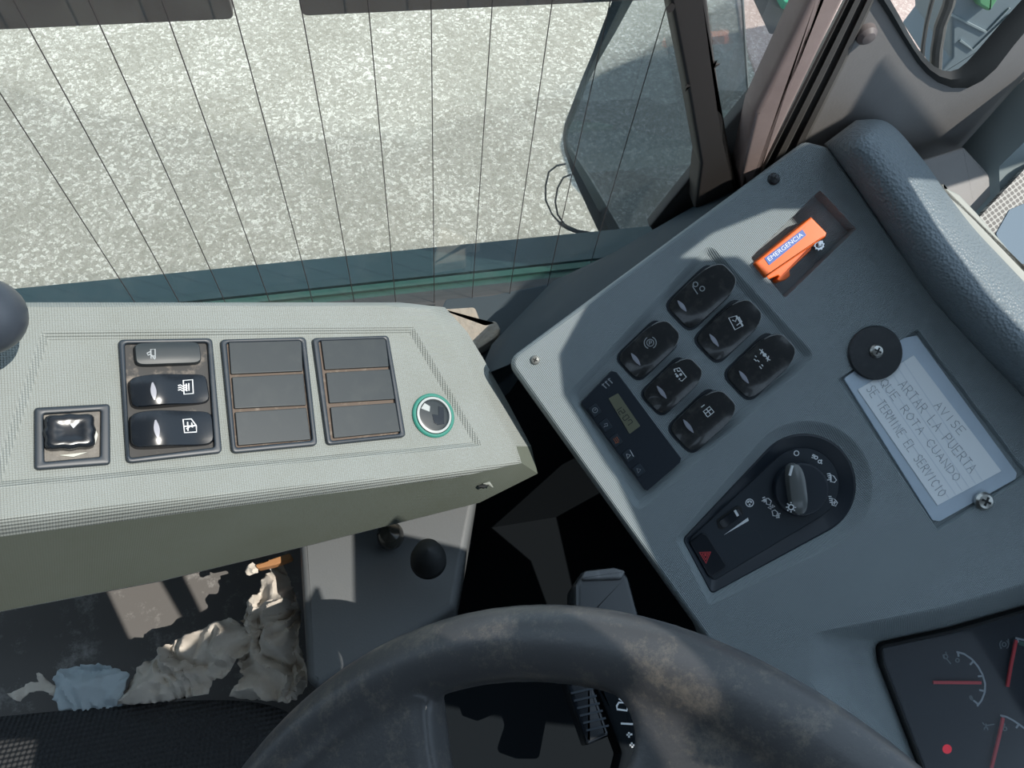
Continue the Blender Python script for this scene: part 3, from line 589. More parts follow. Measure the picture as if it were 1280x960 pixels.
# icons on the pod face
def symbols(parent, F, z, h, wd, th, m, items):
    for nm, ls_ in items:
        b = BM(); strokes(b, F, zl(z, *ls_), h, wd, th); mk(nm, b, m, parent, F)
symbols(pod, FD, z7, HB, .00065, .0002, m_white, [
 ('off_symbol', [circ(622, 186, 12, 14)]),
 ('side_light_symbol', [[(700, 197), (712, 203)], [(697, 207), (709, 210)], [(703, 192), (716, 197)], circ(720, 208, 8, 8), circ(738, 228, 8, 8), [(745, 218), (750, 225)], [(746, 232), (749, 240)]]),
 ('headlamp_symbol', [[(795, 293), (808, 300), (822, 320), (812, 332), (795, 328), (795, 293)], [(775, 290), (790, 287)], [(777, 300), (792, 297)], [(780, 310), (792, 307)], [(775, 320), (790, 318)], [(790, 287), (793, 330)]]),
 ('headlamp_symbol', [[(800, 410), (815, 418), (828, 435), (818, 450), (800, 445), (800, 410)], [(782, 402), (797, 402)], [(784, 412), (797, 412)], [(786, 422), (797, 422)], [(788, 432), (797, 432)], [(812, 425), (812, 442)], [(805, 433), (820, 433)]]),
 ('fog_lamp_symbol', [[(470, 412), (482, 412), (496, 425), (490, 445), (472, 440), (470, 412)], [(452, 410), (465, 405)], [(455, 420), (466, 415)], [(458, 430), (468, 426)], [(448, 425), (470, 420)]]),
 ('fog_lamp_symbol', [[(500, 475), (515, 470), (528, 482), (522, 500), (505, 498), (500, 475)], [(528, 492), (542, 487)], [(524, 500), (538, 497)], [(520, 508), (534, 507)], [(530, 485), (536, 510)]]),
 ('arrow_symbol', [[(480, 458), (495, 450), (495, 466), (480, 458)], [(502, 444), (514, 452), (500, 458), (502, 444)]]),
 ('dimmer_symbol', [circ(388, 434, 19), circ(388, 434, 10, 8, 200, 340), circ(380, 430, 3, 6), circ(395, 430, 3, 6), circ(388, 443, 3, 6)])])
wi = BM(); P = FD.P(z7((260, 595), (380, 508), (384, 524)), HB+.0002); v0 = [Vector((p.x, p.y, 0)) for p in P]; v0 = v0 if area2(v0) > 0 else v0[::-1]; slab(wi, v0, HB-.0004, HB+.0002, .00005)
mk('dimmer_wedge', wi, m_white, pod)
SUNL = [circ(595, 456, 13, 12), [(595, 430), (595, 437)], [(595, 475), (595, 482)], [(570, 456), (577, 456)], [(613, 456), (620, 456)], [(577, 438), (582, 443)], [(608, 468), (614, 474)], [(577, 474), (582, 469)], [(609, 443), (614, 438)]]
Fb = FD.sub(*z7((595, 456))[0], .585, .811, HB+.0056+.0065); symbols(kn, Fb, z7, .0002, .0006, .0004, m_white, [('sun_symbol', SUNL)])
b = BM(); slab(b, R2(z7((222, 520), (325, 448), (345, 452), (355, 490), (250, 568), (232, 560)), HB, .0012), HB-.001, HB+.0006, .0003); tw = mk('dimmer_slot', b, m_rubber, pod)
Fw = FD.sub(*z7((290, 510))[0], 130, -92, HB+.0004); b = BM(); rocker_mesh(.0165, .0062, lambda x, y: .0024*(1-x*x*.6), -.0005, sq=6, bm=b); mk('thumbwheel', b, m_black, tw, Fw)
b = BM(); strokes(b, Fw, zl(z7, [(314, 472), (330, 500)]), .0023, .0016, .0003); mk('wheel_mark', b, m_white, tw, Fw)
b = BM(); slab(b, R2(z7((88, 632), (150, 585), (172, 592), (270, 745), (262, 762), (196, 805), (180, 795)), HB+.001, .001), HB-.0005, HB+.0016, .0006); hz = mk('hazard_button', b, m_black, pod)
b = BM(); strokes(b, FD, zl(z7, [(138, 682), (192, 680), (170, 735), (138, 682)], [(150, 688), (182, 687), (169, 718), (150, 688)]), HB+.0016, .0009, .0003); strokes(b, FD, zl(z7, circ(167, 695, 4, 8)), HB+.0016, .0006, .0003); mk('warning_triangle', b, m_red, hz)
b = BM(); strokes(b, FD, zl(z7, [(345, 590), (420, 572), (440, 590), (455, 630)], [(300, 650), (310, 690), (335, 715), (352, 715)]), HB, .0004, .00008); mk('blank_outline', b, m_cover, pod)

# instrument cluster
CH = -.030
cl = thing('instrument_cluster', FD, 'dark instrument cluster with red gauge needles and a lit red lamp', 'gauge cluster')
b = BM(); ring = R2([(1097, 806), (1190, 786), (1440, 715), (1500, 1100), (1190, 1120), (1150, 960), (1100, 830)], CH, .006, 8); loft(b, [at(off(ring, .0005), CH-.02), at(off(ring, .0005), CH+.001), at(off(ring, .0015), CH+.002), at(off(ring, .003), CH), at(off(ring, .007), CH-.012)], False, True); mk('housing', b, m_rubber, cl)
b = BM(); plate(b, off(ring, .0055), [], CH-.010); GH = CH-.010; mk('dial_face', b, mat('dial_black', (.008, .014, .022), .5), cl)
def gline(*l): return zl(z9, *l)
m_gs = mat('gauge_print', (.36, .4, .42), .5); m_gd = mat('gauge_dim', (.16, .19, .2), .5)
symbols(cl, FD, z9, GH, .0013, .0003, m_gs, [
 ('gauge_scale', [[(678, 326), (720, 337), (762, 366), (795, 405), (820, 450), (834, 500), (832, 545), (815, 590), (790, 622)], [(686, 328), (690, 352)], [(770, 376), (752, 396)], [(824, 457), (795, 459)], [(832, 540), (803, 534)], [(795, 610), (770, 590)]]),
 ('gauge_scale', [[(917, 672), (950, 680), (985, 698), (1018, 720), (1060, 752), (1120, 810)], [(930, 675), (932, 694)], [(1018, 720), (1003, 742)]]),
 ('gauge_scale', [[(1000, 250), (1047, 262), (1090, 285)], [(1012, 255), (1014, 275)]])])
symbols(cl, FD, z9, GH, .0008, .0003, m_gd, [
 ('oil_symbol', [[(604, 340), (615, 360)], [(618, 325), (625, 345)], circ(618, 352, 12, 10), [(625, 365), (648, 392)]]),
 ('brake_symbol', [circ(938, 286, 11), circ(938, 286, 24, 8, -60, 60), circ(938, 286, 24, 8, 120, 240), [(915, 285), (920, 310)], [(960, 255), (964, 285)]]),
 ('coolant_symbol', [[(838, 728), (885, 720)], [(838, 716), (838, 740)], [(820, 710), (830, 725)], [(832, 735), (828, 750)], [(843, 735), (850, 752)]]),
 ('digit', [circ(683, 372, 10)]), ('digit', [circ(756, 572, 6, 8), circ(760, 582, 6, 8)]), ('digit', [circ(942, 745, 10)]), ('digit', [circ(935, 722, 6, 8)])])
b = BM(); strokes(b, FD, gline([(1020, 275), (1060, 290)]), GH, .003, .0003); mk('green_band', b, m_green, cl)
for s_ in ([(550, 492), (812, 494)], [(1003, 262), (975, 400), (955, 515)], [(932, 685), (910, 790), (868, 960)]):
    b = BM(); strokes(b, FD, gline(s_), GH+.002, .0020, .0008); mk('needle', b, m_needle, cl)
b = BM(); c = FD.loc(*z9((627, 856))[0], GH); spin(b, [(.0033, GH-.0002), (.0033, GH+.0003), (.0001, GH+.0003)], (c.x, c.y)); mk('warning_lamp', b, m_glow, cl)
b = BM(); plate(b, off(ring, .0045), [], CH-.002); mk('cover_glass', b, m_dusty, cl)

# padded roll along the far edge of the dash, its pale strip and the grille
def curve(pts, t):
    k = t*(len(pts)-1); i = min(int(k), len(pts)-2); f_ = k-i; g = [pts[max(i-1, 0)], pts[i], pts[i+1], pts[min(i+2, len(pts)-1)]]
    return tuple(.5*(2*g[1][j]+(g[2][j]-g[0][j])*f_+(2*g[0][j]-5*g[1][j]+4*g[2][j]-g[3][j])*f_**2+(3*g[1][j]-g[0][j]-3*g[2][j]+g[3][j])*f_**3) for j in (0, 1))
lf = [(1030, 180), (1056, 214), (1086, 258), (1121, 310), (1160, 368), (1216, 432), (1276, 494), (1414, 640), (1560, 800)]
rt = [(1070, 150), (1110, 153), (1150, 195), (1180, 236), (1215, 282), (1252, 322), (1290, 362), (1420, 500), (1560, 660)]
b = BM(); rows = []
for i in range(49):
    t_ = i/48; a, c_ = curve(lf, t_), curve(rt, t_); e = min(1, (t_/.10+.02))**.5; row = []
    for j in range(15):
        w_ = math.pi*j/14; s_ = .5-.5*math.cos(w_); h = -.009+.044*math.sin(w_)*e
        row.append(FD.loc(a[0]+(c_[0]-a[0])*s_, a[1]+(c_[1]-a[1])*s_, h))
    rows.append([FD.loc(*a, -.06)]+row+[FD.loc(*c_, -.06)])
loft(b, rows, True, True, closed=False)
mk('padded_roll', b, m_leather, frame=FD, label='thick grained blue-grey padded roll along the far dashboard edge', cat='dashboard', ang=60)
fslab('trim_strip', FD, [(1168, 226), (1182, 233), (1200, 242), (1223, 266), (1300, 355), (1380, 450), (1368, 462), (1285, 365), (1215, 292)], .002, -.05, -.006, .002, m_strip, label='pale curved trim strip between padded roll and perforated grille', cat='trim')
b = BM(); plate(b, R2([(1284, 208), (1222, 274), (1300, 366), (1400, 470), (1500, 350), (1500, 60)], -.04, .001), [], -.04); slab(b, R2([(1284, 208), (1222, 274), (1300, 366), (1400, 470), (1500, 350), (1500, 60)], -.04, .001), -.046, -.0402, .0003)
mk('perforated_grille', b, m_perf, frame=FD, label='silver perforated speaker grille at the right edge beside the pale strip', cat='grille')
fslab('sticker', FD, [(1262, 262), (1290, 250), (1330, 330), (1262, 330), (1245, 292)], .002, -.041, -.0392, .0003, mat('grey_blue_sticker', (.16, .22, .28), .75), label='worn grey-blue sticker patch on the perforated grille', cat='sticker')

# dash side: dark sloping skirt down to the wall, pieces in the gap
FS = FZ(.70)
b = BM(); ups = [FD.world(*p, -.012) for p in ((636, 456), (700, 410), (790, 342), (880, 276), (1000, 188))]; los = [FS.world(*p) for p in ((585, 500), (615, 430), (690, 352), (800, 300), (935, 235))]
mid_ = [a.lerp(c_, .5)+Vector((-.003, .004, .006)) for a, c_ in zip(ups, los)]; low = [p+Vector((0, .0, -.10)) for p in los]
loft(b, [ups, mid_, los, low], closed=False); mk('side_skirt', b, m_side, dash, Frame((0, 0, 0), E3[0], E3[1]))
FB = FZ(.665)
fslab('sill_lining', FB, [(548, 392), (556, 372), (612, 368), (700, 350), (720, 360), (690, 400), (640, 470), (600, 500)], .006, -.03, .0, .003, mat('smoky_lining', (.05, .065, .075), .7, spec=.2), label='smoky plastic lining in the gap behind the console end', cat='trim')
b = BM(); rg = rounded(FZ(.68).P([(548, 384), (562, 384), (594, 382), (600, 398), (606, 404), (620, 398), (626, 410), (623, 420), (596, 438), (585, 446)]), .004); slab(b, rg, -.012, 0, .003)
mk('fibre_scrap', b, m_cream, frame=FZ(.68), label='torn cream insulation foam in the gap beside the console end', cat='foam')

# ================================================================== SIDE CONSOLE (left)
cn = thing('side_console', FC, 'pale grey textured side console carrying switch modules beside the window', 'console')
top_out = [(-160, 384), (-60, 384), (100, 384), (300, 383), (480, 383), (534, 387), (552, 410), (580, 458), (612, 512), (640, 558), (646, 576), (560, 590), (400, 604), (200, 625), (0, 647), (-160, 665)]
rim = [(-160, 378), (-60, 378), (100, 378), (300, 378), (500, 378), (556, 384), (584, 415), (604, 448), (636, 505), (664, 558), (672, 592), (600, 628), (400, 678), (200, 726), (0, 764), (-160, 800)]
rimh = [-.006]*5+[-.007, -.008, -.008, -.009, -.010, -.014, -.030, -.078, -.105, -.125, -.14]
inr = rounded(FC.P([(52, 414), (300, 411), (517, 408), (604, 558), (300, 585), (-14, 611)]), .003, 5)
to_ = [Vector((p.x, p.y, 0)) for p in FC.P(top_out)]
sgn = area2(to_) > 0
to_r = to_ if sgn else to_[::-1]
b = BM(); plate(b, to_r, [inr], 0)
loft(b, [at(inr, 0), at(off(inr, .0012), -.0006), at(off(inr, .0030), -.0026), at(off(inr, .0038), -.003)])
IN = off(inr, .0038); plate(b, IN, [], -.003)
RM = [FC.loc(p[0], p[1], h) for p, h in zip(rim, rimh)]
def mx_(k, kz): return [Vector((a.x*(1-k)+c_.x*k, a.y*(1-k)+c_.y*k, c_.z*kz)) for a, c_ in zip(to_, RM)]
RG = [at(to_, 0), mx_(.05, .01), mx_(.12, .05), mx_(.19, .12), RM, [p+Vector((0, 0, -.003)) for p in RM], [Vector((p.x*.98, p.y, p.z-.012)) for p in RM]]
VR = loft(b, RG, False, True)
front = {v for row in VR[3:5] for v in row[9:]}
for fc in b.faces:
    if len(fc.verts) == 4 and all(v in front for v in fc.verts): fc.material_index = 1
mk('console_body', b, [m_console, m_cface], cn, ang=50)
b = BM(); bk = [FC.loc(x, 381, -.008) for x in (-160, 0, 200, 400, 545)]; loft(b, [bk, [p+Vector((0, .012, -.10)) for p in bk], [p+Vector((0, .03, -.22)) for p in bk]], closed=False); mk('light_block_skirt', b, m_side, cn)  # unseen panel added behind the console to block window light below it
HC = -.003
b = BM(); cc_ = FC.loc(607, 607, -.012); tube(b, [FC.loc(598, 608, -.0125), FC.loc(604, 608, -.0115), FC.loc(611, 606, -.012)], [.0008, .0017, .0006], 8); mk('screw_hole', b, m_rubber, cn)
b = BM(); tube(b, [FC.loc(604, 605, -.0118), FC.loc(611, 604, -.0105), FC.loc(616, 609, -.0112)], [.0005, .0014, .0004], 8); mk('torn_edge', b, m_strip, cn)
z1 = zm(0, 340, .3125); z2 = zm(370, 340, .3125)
def ring_c(pts, h=HC, rad=.003, seg=5): return rounded(FC.P(pts, h), rad, seg)
# module 1: three rockers
FM = FC
m1 = thing('switch_module', FC, 'black switch module with three rockers, nearest the mirror joystick', 'switch', 'switch modules on the side console')
o1 = ring_c(z1((473, 268), (850, 262), (890, 722), (505, 765)), HC+.003); i1 = ring_c(z1((500, 285), (830, 280), (858, 700), (520, 742)), HC+.003, .0015)
b = BM(); band(b, o1, i1, HC-.001, HC+.003, .001); mk('frame', b, m_frame, m1)
b = BM(); plate(b, off(i1, -.0005), [], HC+.0002); mk('base_plate', b, m_dirt if False else mat('dirty_base', (.05, .05, .05), .7, mott=(90, .7, (.3, .26, .22), .56, .7)), m1)
def cons_rocker(z, p0, p1, W, hf, icon, lens, name='rocker_switch', m=m_black, parent=None, icw=.0006):
    a, c_ = z(p0, p1); F = FC.sub((a[0]+c_[0])/2, (a[1]+c_[1])/2, c_[0]-a[0], c_[1]-a[1], HC); L = (FC.loc(*a, HC+.004)-FC.loc(*c_, HC+.004)).length
    b = rocker_mesh(L, W, hf, .0002, sq=7, n=20); rk_ = mk(name, b, m, parent, F, ang=40)
    def hh(px, py):
        p = F.loc(px, py, .006); p = F.loc(px, py, hf(p.x/(L/2), p.y/(W/2))); return hf(p.x/(L/2), p.y/(W/2))+.00005
    b = BM(); strokes(b, F, icon, hh, icw, .0002); mk('icon', b, m_white if lens else m_dim, rk_, F)
    if lens:
        b = BM(); P = [F.loc(px, py, hh(px, py)) for px, py in [(lens[0][0]+(lens[1][0]-lens[0][0])*k/8, lens[0][1]+(lens[1][1]-lens[0][1])*k/8) for k in range(9)]]; rr = []
        for k, p in enumerate(P):
            tt = (P[min(k+1, 8)]-P[max(k-1, 0)]).normalized(); q_ = Vector((-tt.y, tt.x, 0))*(.0003+.0011*math.sin(math.pi*k/8)); rr.append([p+q_-Vector((0, 0, .0006)), p+q_+Vector((0, 0, .0002)), p-q_+Vector((0, 0, .0002)), p-q_-Vector((0, 0, .0006))])
        loft(b, rr, True, True); mk('indicator_lens', b, m_lens, rk_, F)
    return rk_
hump = lambda a, pk: (lambda x, y: .003+a*math.exp(-((x-pk)/.75)**2)-.0008*abs(y)**3)
cons_rocker(z1, (538, 338), (802, 330), .0130, lambda x, y: .0055-.0005*x*x-.0006*abs(y)**3, zl(z1, [(603, 310), (620, 309), (621, 345), (604, 346), (603, 310)], [(603, 318), (588, 325), (592, 333), (604, 328)], [(606, 337), (618, 336)], [(604, 330), (620, 350)]), None, m=m_cover, parent=m1)
cons_rocker(z1, (520, 492), (836, 468), .0178, hump(.0055, .35), zl(z1, [(733, 434), (770, 431), (773, 486), (736, 489), (733, 434)], [(712, 455), (722, 452), (730, 458), (740, 453), (750, 457)], [(712, 464), (722, 461), (730, 467), (740, 462), (750, 466)], [(712, 473), (722, 470), (730, 476), (740, 471), (750, 475)], [(755, 445), (756, 475)], [(745, 447), (746, 477)]), z1((610, 442), (618, 512)), parent=m1)
cons_rocker(z1, (522, 642), (856, 625), .0200, hump(.0060, .4), zl(z1, [(732, 590), (765, 588), (785, 615), (786, 640), (738, 643), (732, 590)], [(735, 618), (785, 614)], [(750, 600), (752, 636)], [(745, 628), (758, 620)], [(766, 603), (770, 622)], [(760, 618), (775, 616)]), z1((622, 592), (632, 665)), parent=m1)
def blank_module(o, i, tiles, label):
    t = thing('switch_module', FC, label, 'switch', 'switch modules on the side console')
    b = BM(); ro, ri = ring_c(o, HC+.003), ring_c(i, HC+.003, .0015); band(b, ro, ri, HC-.001, HC+.003, .001); mk('frame', b, m_frame, t)
    b = BM(); plate(b, off(ri, -.0005), [], HC+.0004); mk('base_plate', b, mat('brown_gap', (.12, .09, .07), .7, mott=(200, .6, (.4, .36, .3), .55, .75)), t)
    for tl in tiles:
        b = BM(); slab(b, rounded(FC.P(tl, HC+.0022), .0008), HC, HC+.0022, .0005); mk('blank_cover', b, m_cover, t)
blank_module(z1((882, 268), (1225, 258), (1272, 692), (928, 725)), z1((908, 282), (1205, 274), (1250, 672), (945, 702)),
    [z1((915, 278), (1207, 272), (1212, 396), (924, 408)), z1((928, 420), (1214, 406), (1226, 532), (938, 546)), z1((940, 560), (1226, 542), (1244, 670), (952, 694))], 'black module of three blank covers in the middle of the console')
blank_module(z2((66, 262), (372, 252), (442, 658), (125, 692)), z2((92, 275), (358, 266), (418, 645), (142, 674)),
    [z2((100, 270), (360, 264), (372, 378), (116, 390)), z2((120, 402), (376, 388), (396, 508), (134, 524)), z2((138, 540), (398, 522), (418, 638), (152, 664))], 'black module of three blank covers next to the round green-rimmed button')
# mirror joystick
zj = zm(30, 490, 120/1047)
j = thing('mirror_joystick', FC, 'square black module with worn four-way mirror adjuster knob at the left', 'switch')
b = BM(); band(b, ring_c(zj((108, 165), (940, 122), (945, 785), (110, 848)), HC+.003, .0022), ring_c(zj((215, 240), (835, 200), (828, 700), (225, 755)), HC+.003, .0008), HC-.001, HC+.003, .0012); mk('frame', b, m_frame, j)
b = BM(); plate(b, ring_c(zj((205, 215), (840, 190), (835, 705), (215, 765)), HC+.0006, .0006), [], HC+.0006); mk('base_plate', b, m_dirt, j)
b = BM()
for tri in ([(390, 688), (685, 655), (540, 712)], [(755, 370), (812, 465), (765, 590)], [(480, 285), (545, 262), (660, 300)], [(255, 540), (285, 555), (320, 615)]):
    v0 = [Vector((p.x, p.y, 0)) for p in FC.P(zj(*tri), HC+.0012)]; v0 = v0 if area2(v0) > 0 else v0[::-1]; slab(b, v0, HC+.0004, HC+.0014, .0002)
mk('direction_arrow', b, mat('worn_white', (.6, .62, .56), .6), j)
Fk = FC.sub(*zj((500, 450))[0], 1, -.05, HC+.001); b = BM(); rings = []
for s_, h in ((1.0, 0), (1.0, .004), (.93, .0062), (.80, .0072), (.5, .0066), (.2, .0062)):
    rg = []
    for k in range(48):
        a = 6.28318*k/48; rr = .0115*(1+.11*math.cos(4*(a-math.pi/4))+.05*math.cos(8*a)); rg.append(Vector((rr*s_*math.cos(a)*1.06, rr*s_*math.sin(a)*.86, h)))
    rings.append(rg)
loft(b, rings, True, True); kb = mk('joystick_knob', b, m_black, j, Fk, ang=60)
b = BM(); v0 = [Vector((p.x, p.y, 0)) for p in Fk.P(zj((498, 350), (608, 325), (538, 398)), .0066)]; v0 = v0 if area2(v0) > 0 else v0[::-1]; slab(b, v0, .006, .0072, .0001); mk('pointer_mark', b, m_white, kb, Fk)
# round green-rimmed button
Fr = FC.sub(*z2((548, 575))[0], 1, 0, HC); rb = thing('round_button', Fr, 'round dark button with green rim at the right end of the console', 'button'); rr = (Fr.loc(*z2((632, 575))[0], .001)).length
b = BM(); spin(b, [(rr, -.001), (rr, .0012), (rr*.95, .0018), (rr*.86, .0018), (rr*.84, .001), (rr*.84, -.001)], cap=False, n=48); mk('green_rim', b, m_socket, rb)
b = BM(); spin(b, [(rr*.84, -.001), (rr*.82, .0024), (rr*.72, .0026), (rr*.70, -.001)], cap=False, n=48); mk('pale_ring', b, m_sring, rb)
b = BM(); spin(b, [(rr*.70, -.001), (rr*.70, .0012), (rr*.6, .0016), (.0001, .0018)], n=48); mk('cap', b, m_cover, rb)
b = BM(); sc_ = rr*.012
rg = [Vector((x*rr, y*rr, 0)) for x, y in ((.1, -.45), (.45, -.4), (.5, .35), (.25, .4), (.2, 0), (-.1, .05), (-.05, -.35))]; rg = rg if area2(rg) > 0 else rg[::-1]; slab(b, rg, .0012, .0020, .0002); slab(b, rounded([(-.6*rr, .3*rr), (-.2*rr, .15*rr), (-.15*rr, .4*rr), (-.4*rr, .55*rr)], .0003), .001, .0019, .0002, mi=1)
mk('worn_emblem', b, [m_black, m_sring], rb)

# grey ball knob at the left edge
Fk = Frame(CAM+RW @ (Vector(((-22-640)/FPX, (395-480)/FPX, 1))*.33), RW @ Vector((1, 0, 0)), RW @ Vector((0, -1, 0)))
b = BM(); spin(b, [(.0001+.0175*math.sin(math.pi*k/14), .0175*-math.cos(math.pi*k/14)) for k in range(15)], n=28); tube(b, [(-.012, 0, -.004), (-.07, .0, -.02)], .008, 14)
mk('ball_knob', b, m_knob, frame=Fk, label='smooth blue-grey rounded knob poking in above the console at the left edge', cat='knob')

# ================================================================== BELOW THE CONSOLE
FT = FZ(.52)
b = BM(); plate(b, [Vector((x, y, 0)) for x, y in ((-.75, -.1), (-.02, -.1), (-.02, YW-.021), (-.75, YW-.021))], [], 0); slab(b, [Vector((x, y, 0)) for x, y in ((-.75, -.1), (-.02, -.1), (-.02, YW-.021), (-.75, YW-.021))], -.02, -.001, .001)
mk('shelf', b, m_shelf, frame=FT, kind='structure')
FX = FZ(.66); 
b = BM(); rg = rounded(FX.P([(373, 676), (420, 645), (600, 600), (570, 760), (500, 805), (395, 862), (383, 850)]), .006); slab(b, rg, -.139, 0, .006)
mk('storage_box', b, m_tray, frame=FX, label='grey plastic pedestal box below the console, lit along its left side', cat='box', ang=50)
FK2 = FZ(.672); c = FK2.loc(488, 670); b = BM(); spin(b, [(.004, -.03), (.004, -.012), (.008, -.008), (.0098, -.002), (.0094, .004), (.007, .008), (.0001, .0098)], (c.x, c.y)); mk('lever_knob', b, mat('smoky_ball', (.05, .048, .04), .12), frame=FK2, label='small round glossy black knob under the console edge', cat='knob')
c = FK2.loc(535, 692, .05); b = BM(); spin(b, [(.022*.55, .03), (.020*.55, .034), (.0215*.55, .038), (.017*.55, .042), (.019*.55, .046), (.014*.55, .050), (.016*.55, .054), (.010*.55, .058), (.0001, .06)], (c.x, c.y)); mk('rubber_bellows', b, m_rubber, frame=FK2, label='dark ribbed rubber bellows beside the round black knob', cat='gaiter')
fslab('orange_tab', FZ(.62), [(318, 706), (335, 700), (362, 691), (366, 698), (345, 706), (322, 711)], .002, -.004, .003, .001, mat('dull_orange', (.42, .2, .08), .6), label='small orange strip tucked under the console edge above the tissue', cat='tab')

def crumple(name, poly, z, amp, seed, m, label, cat='tissue', sc=34, step=.0019, dome=.010, group=None):
    F = FZ(z); P = [Vector((p.x, p.y, 0)) for p in F.P(poly)]; P = P if area2(P) > 0 else P[::-1]; rnd = random.Random(seed); DIR = []
    for fq, am in ((55, .42), (85, .36), (130, .26), (190, .17), (260, .10)):
        a_ = rnd.uniform(0, 3.14); DIR.append((math.cos(a_), math.sin(a_), fq, am, rnd.uniform(0, 2)))
    Q = []
    for i, p in enumerate(P):
        q_ = P[(i+1) % len(P)]; n_ = max(1, int((q_-p).length/step))
        for k in range(n_): a = p.lerp(q_, k/n_); Q.append(a+Vector((rnd.uniform(-1, 1), rnd.uniform(-1, 1), 0))*step*.35)
    x0, x1 = min(p.x for p in Q), max(p.x for p in Q); y0_, y1_ = min(p.y for p in Q), max(p.y for p in Q); ex = []
    y = y0_
    while y < y1_:
        x = x0
        while x < x1:
            v = Vector((x+rnd.uniform(-.3, .3)*step, y+rnd.uniform(-.3, .3)*step, 0))
            if inside(v, Q) and min((v-q_).length for q_ in Q[::3]) > step*.6: ex.append(v)
            x += step
        y += step
    def h(x, y):
        v = Vector((x*sc, y*sc, seed*7.3)); w_ = noise.noise_vector(v)*1.1; t_ = 0
        for (cx_, cy_, fq, am, ph) in DIR:
            q_ = (x*cx_+y*cy_)*fq+ph+(w_.x*cx_+w_.y*cy_)*fq/sc*.9; t_ += am*(abs(q_ % 2-1)-.5)
        e = min((Vector((x, y, 0))-q_).length for q_ in Q[::3]); return amp*t_+noise.noise(v*.5)*amp*.5+dome*min(1, e/.015)
    b = BM(); plate(b, Q, [], h, extra=ex); o = mk(name, b, m, frame=F, label=label, cat=cat, group=group, ang=45); md_ = o.modifiers.new('thickness', 'SOLIDIFY'); md_.thickness = .0006; return o
z3 = zm(0, 600, .3125)
crumple('crumpled_tissue', z3((490, 900), (520, 800), (600, 720), (700, 640), (800, 590), (880, 560), (910, 545), (990, 590), (1060, 610), (1010, 690), (960, 720), (900, 790), (845, 800), (835, 860), (700, 880), (600, 895)), .600, .022, 3, m_tissue, 'large crumpled off-white tissue lying beside the mesh seat edge', group='crumpled tissues below the console')
crumple('crumpled_tissue', z3((930, 870), (960, 780), (940, 700), (1000, 620), (960, 560), (985, 490), (1030, 460), (1050, 400), (1090, 370), (1060, 335), (1120, 325), (1150, 380), (1190, 480), (1205, 560), (1195, 640), (1225, 760), (1228, 810), (1160, 890), (1040, 880)), .605, .026, 9, m_tissue, 'tall twisted cream tissue lit by sun along the grey box', group='crumpled tissues below the console')
crumple('crumpled_tissue', z3((985, 345), (1010, 330), (1035, 350), (1030, 370), (1000, 385), (980, 365)), .62, .008, 4, m_tissue, 'tiny torn white tissue scrap near the orange strip', group='crumpled tissues below the console', step=.002, dome=.003)
crumple('crumpled_tissue', z3((28, 855), (70, 845), (100, 815), (150, 805), (145, 770), (170, 775), (190, 810), (220, 820), (215, 870), (170, 840), (110, 850), (80, 888), (60, 880)), .60, .008, 6, m_tissue, 'small twisted grey-white tissue shred at the far left', group='crumpled tissues below the console', step=.002, dome=.003)
crumple('folded_wipe', z3((215, 880), (222, 790), (240, 755), (300, 745), (400, 735), (480, 760), (525, 775), (510, 840), (490, 905), (380, 920), (240, 925)), .600, .010, 12, m_wipe, 'flattened pale blue wipe between the tissue and the small shred', 'wipe', sc=45, dome=.006)

# mesh seat edge, bottom left
b = BM(); rows = []; topc = [(-120, 912), (-40, 900), (60, 890), (150, 882), (230, 876), (300, 876), (345, 884), (372, 900), (395, 935), (410, 990), (420, 1060)]
FSx = FZ(.60)
for k in range(-2, 12):
    row = []
    for i in range(41):
        p = curve(topc, i/40)
        if k < 0: row.append(FSx.loc(p[0], p[1], -.02*(-k)-.004))
        else:
            tt = k/11; row.append(FSx.loc(p[0]*(1-tt)+150*tt, p[1]*(1-tt)+1150*tt, .028*math.sin(min(1, tt*2.2)*math.pi/2)))
    rows.append(row)
loft(b, rows, closed=False); mk('seat_cushion', b, m_fabric, frame=FSx, label='black open-weave mesh seat edge at the bottom left corner', cat='seat', ang=80)

# ================================================================== STEERING WHEEL
wc = Vector((.0032, -.1587, .8322)); wn_ = Vector((-.7016, .0912, 1)).normalized(); wu = Vector((0, 1, 0)).cross(wn_).normalized()
FWH = Frame(wc, wu, wn_.cross(wu)); RM_, TR = .210, .0172
b = BM(); rings = []
nseg = 96
for i in range(nseg):
    a = 6.28318*i/nseg; e = Vector((math.cos(a), math.sin(a), 0)); rings.append([e*(RM_+TR*math.cos(6.28318*k/16))+Vector((0, 0, TR*.95*math.sin(6.28318*k/16))) for k in range(16)])
loft(b, rings+[rings[0]])
bmesh.ops.remove_doubles(b, verts=b.verts, dist=1e-6)
def wslab(pts, h0, h1): 
    rg = rounded(FWH.P(pts, 0), .010, 6); slab(b, rg, h0, h1, .004)
wslab([(300, 990), (372, 900), (450, 862), (536, 862), (541, 885), (545, 930), (556, 985), (590, 1080), (700, 1500), (520, 1500)], -.014, .008)
wslab([(744, 850), (778, 872), (795, 900), (798, 932), (784, 962), (755, 1060), (740, 1500), (900, 1500), (1190, 1020), (1080, 930), (950, 850), (850, 835)], -.014, .008)
fin(b); me = bpy.data.meshes.new('rim_src'); b.to_mesh(me); b.free(); tmp = bpy.data.objects.new('tmp', me); COL.objects.link(tmp)
rm = tmp.modifiers.new('r', 'REMESH'); rm.mode = 'VOXEL'; rm.voxel_size = .0022; sm = tmp.modifiers.new('s', 'SMOOTH'); sm.iterations = 14; sm.factor = .6
bpy.context.view_layer.update(); me2 = bpy.data.meshes.new_from_object(tmp.evaluated_get(bpy.context.evaluated_depsgraph_get())); bpy.data.objects.remove(tmp)
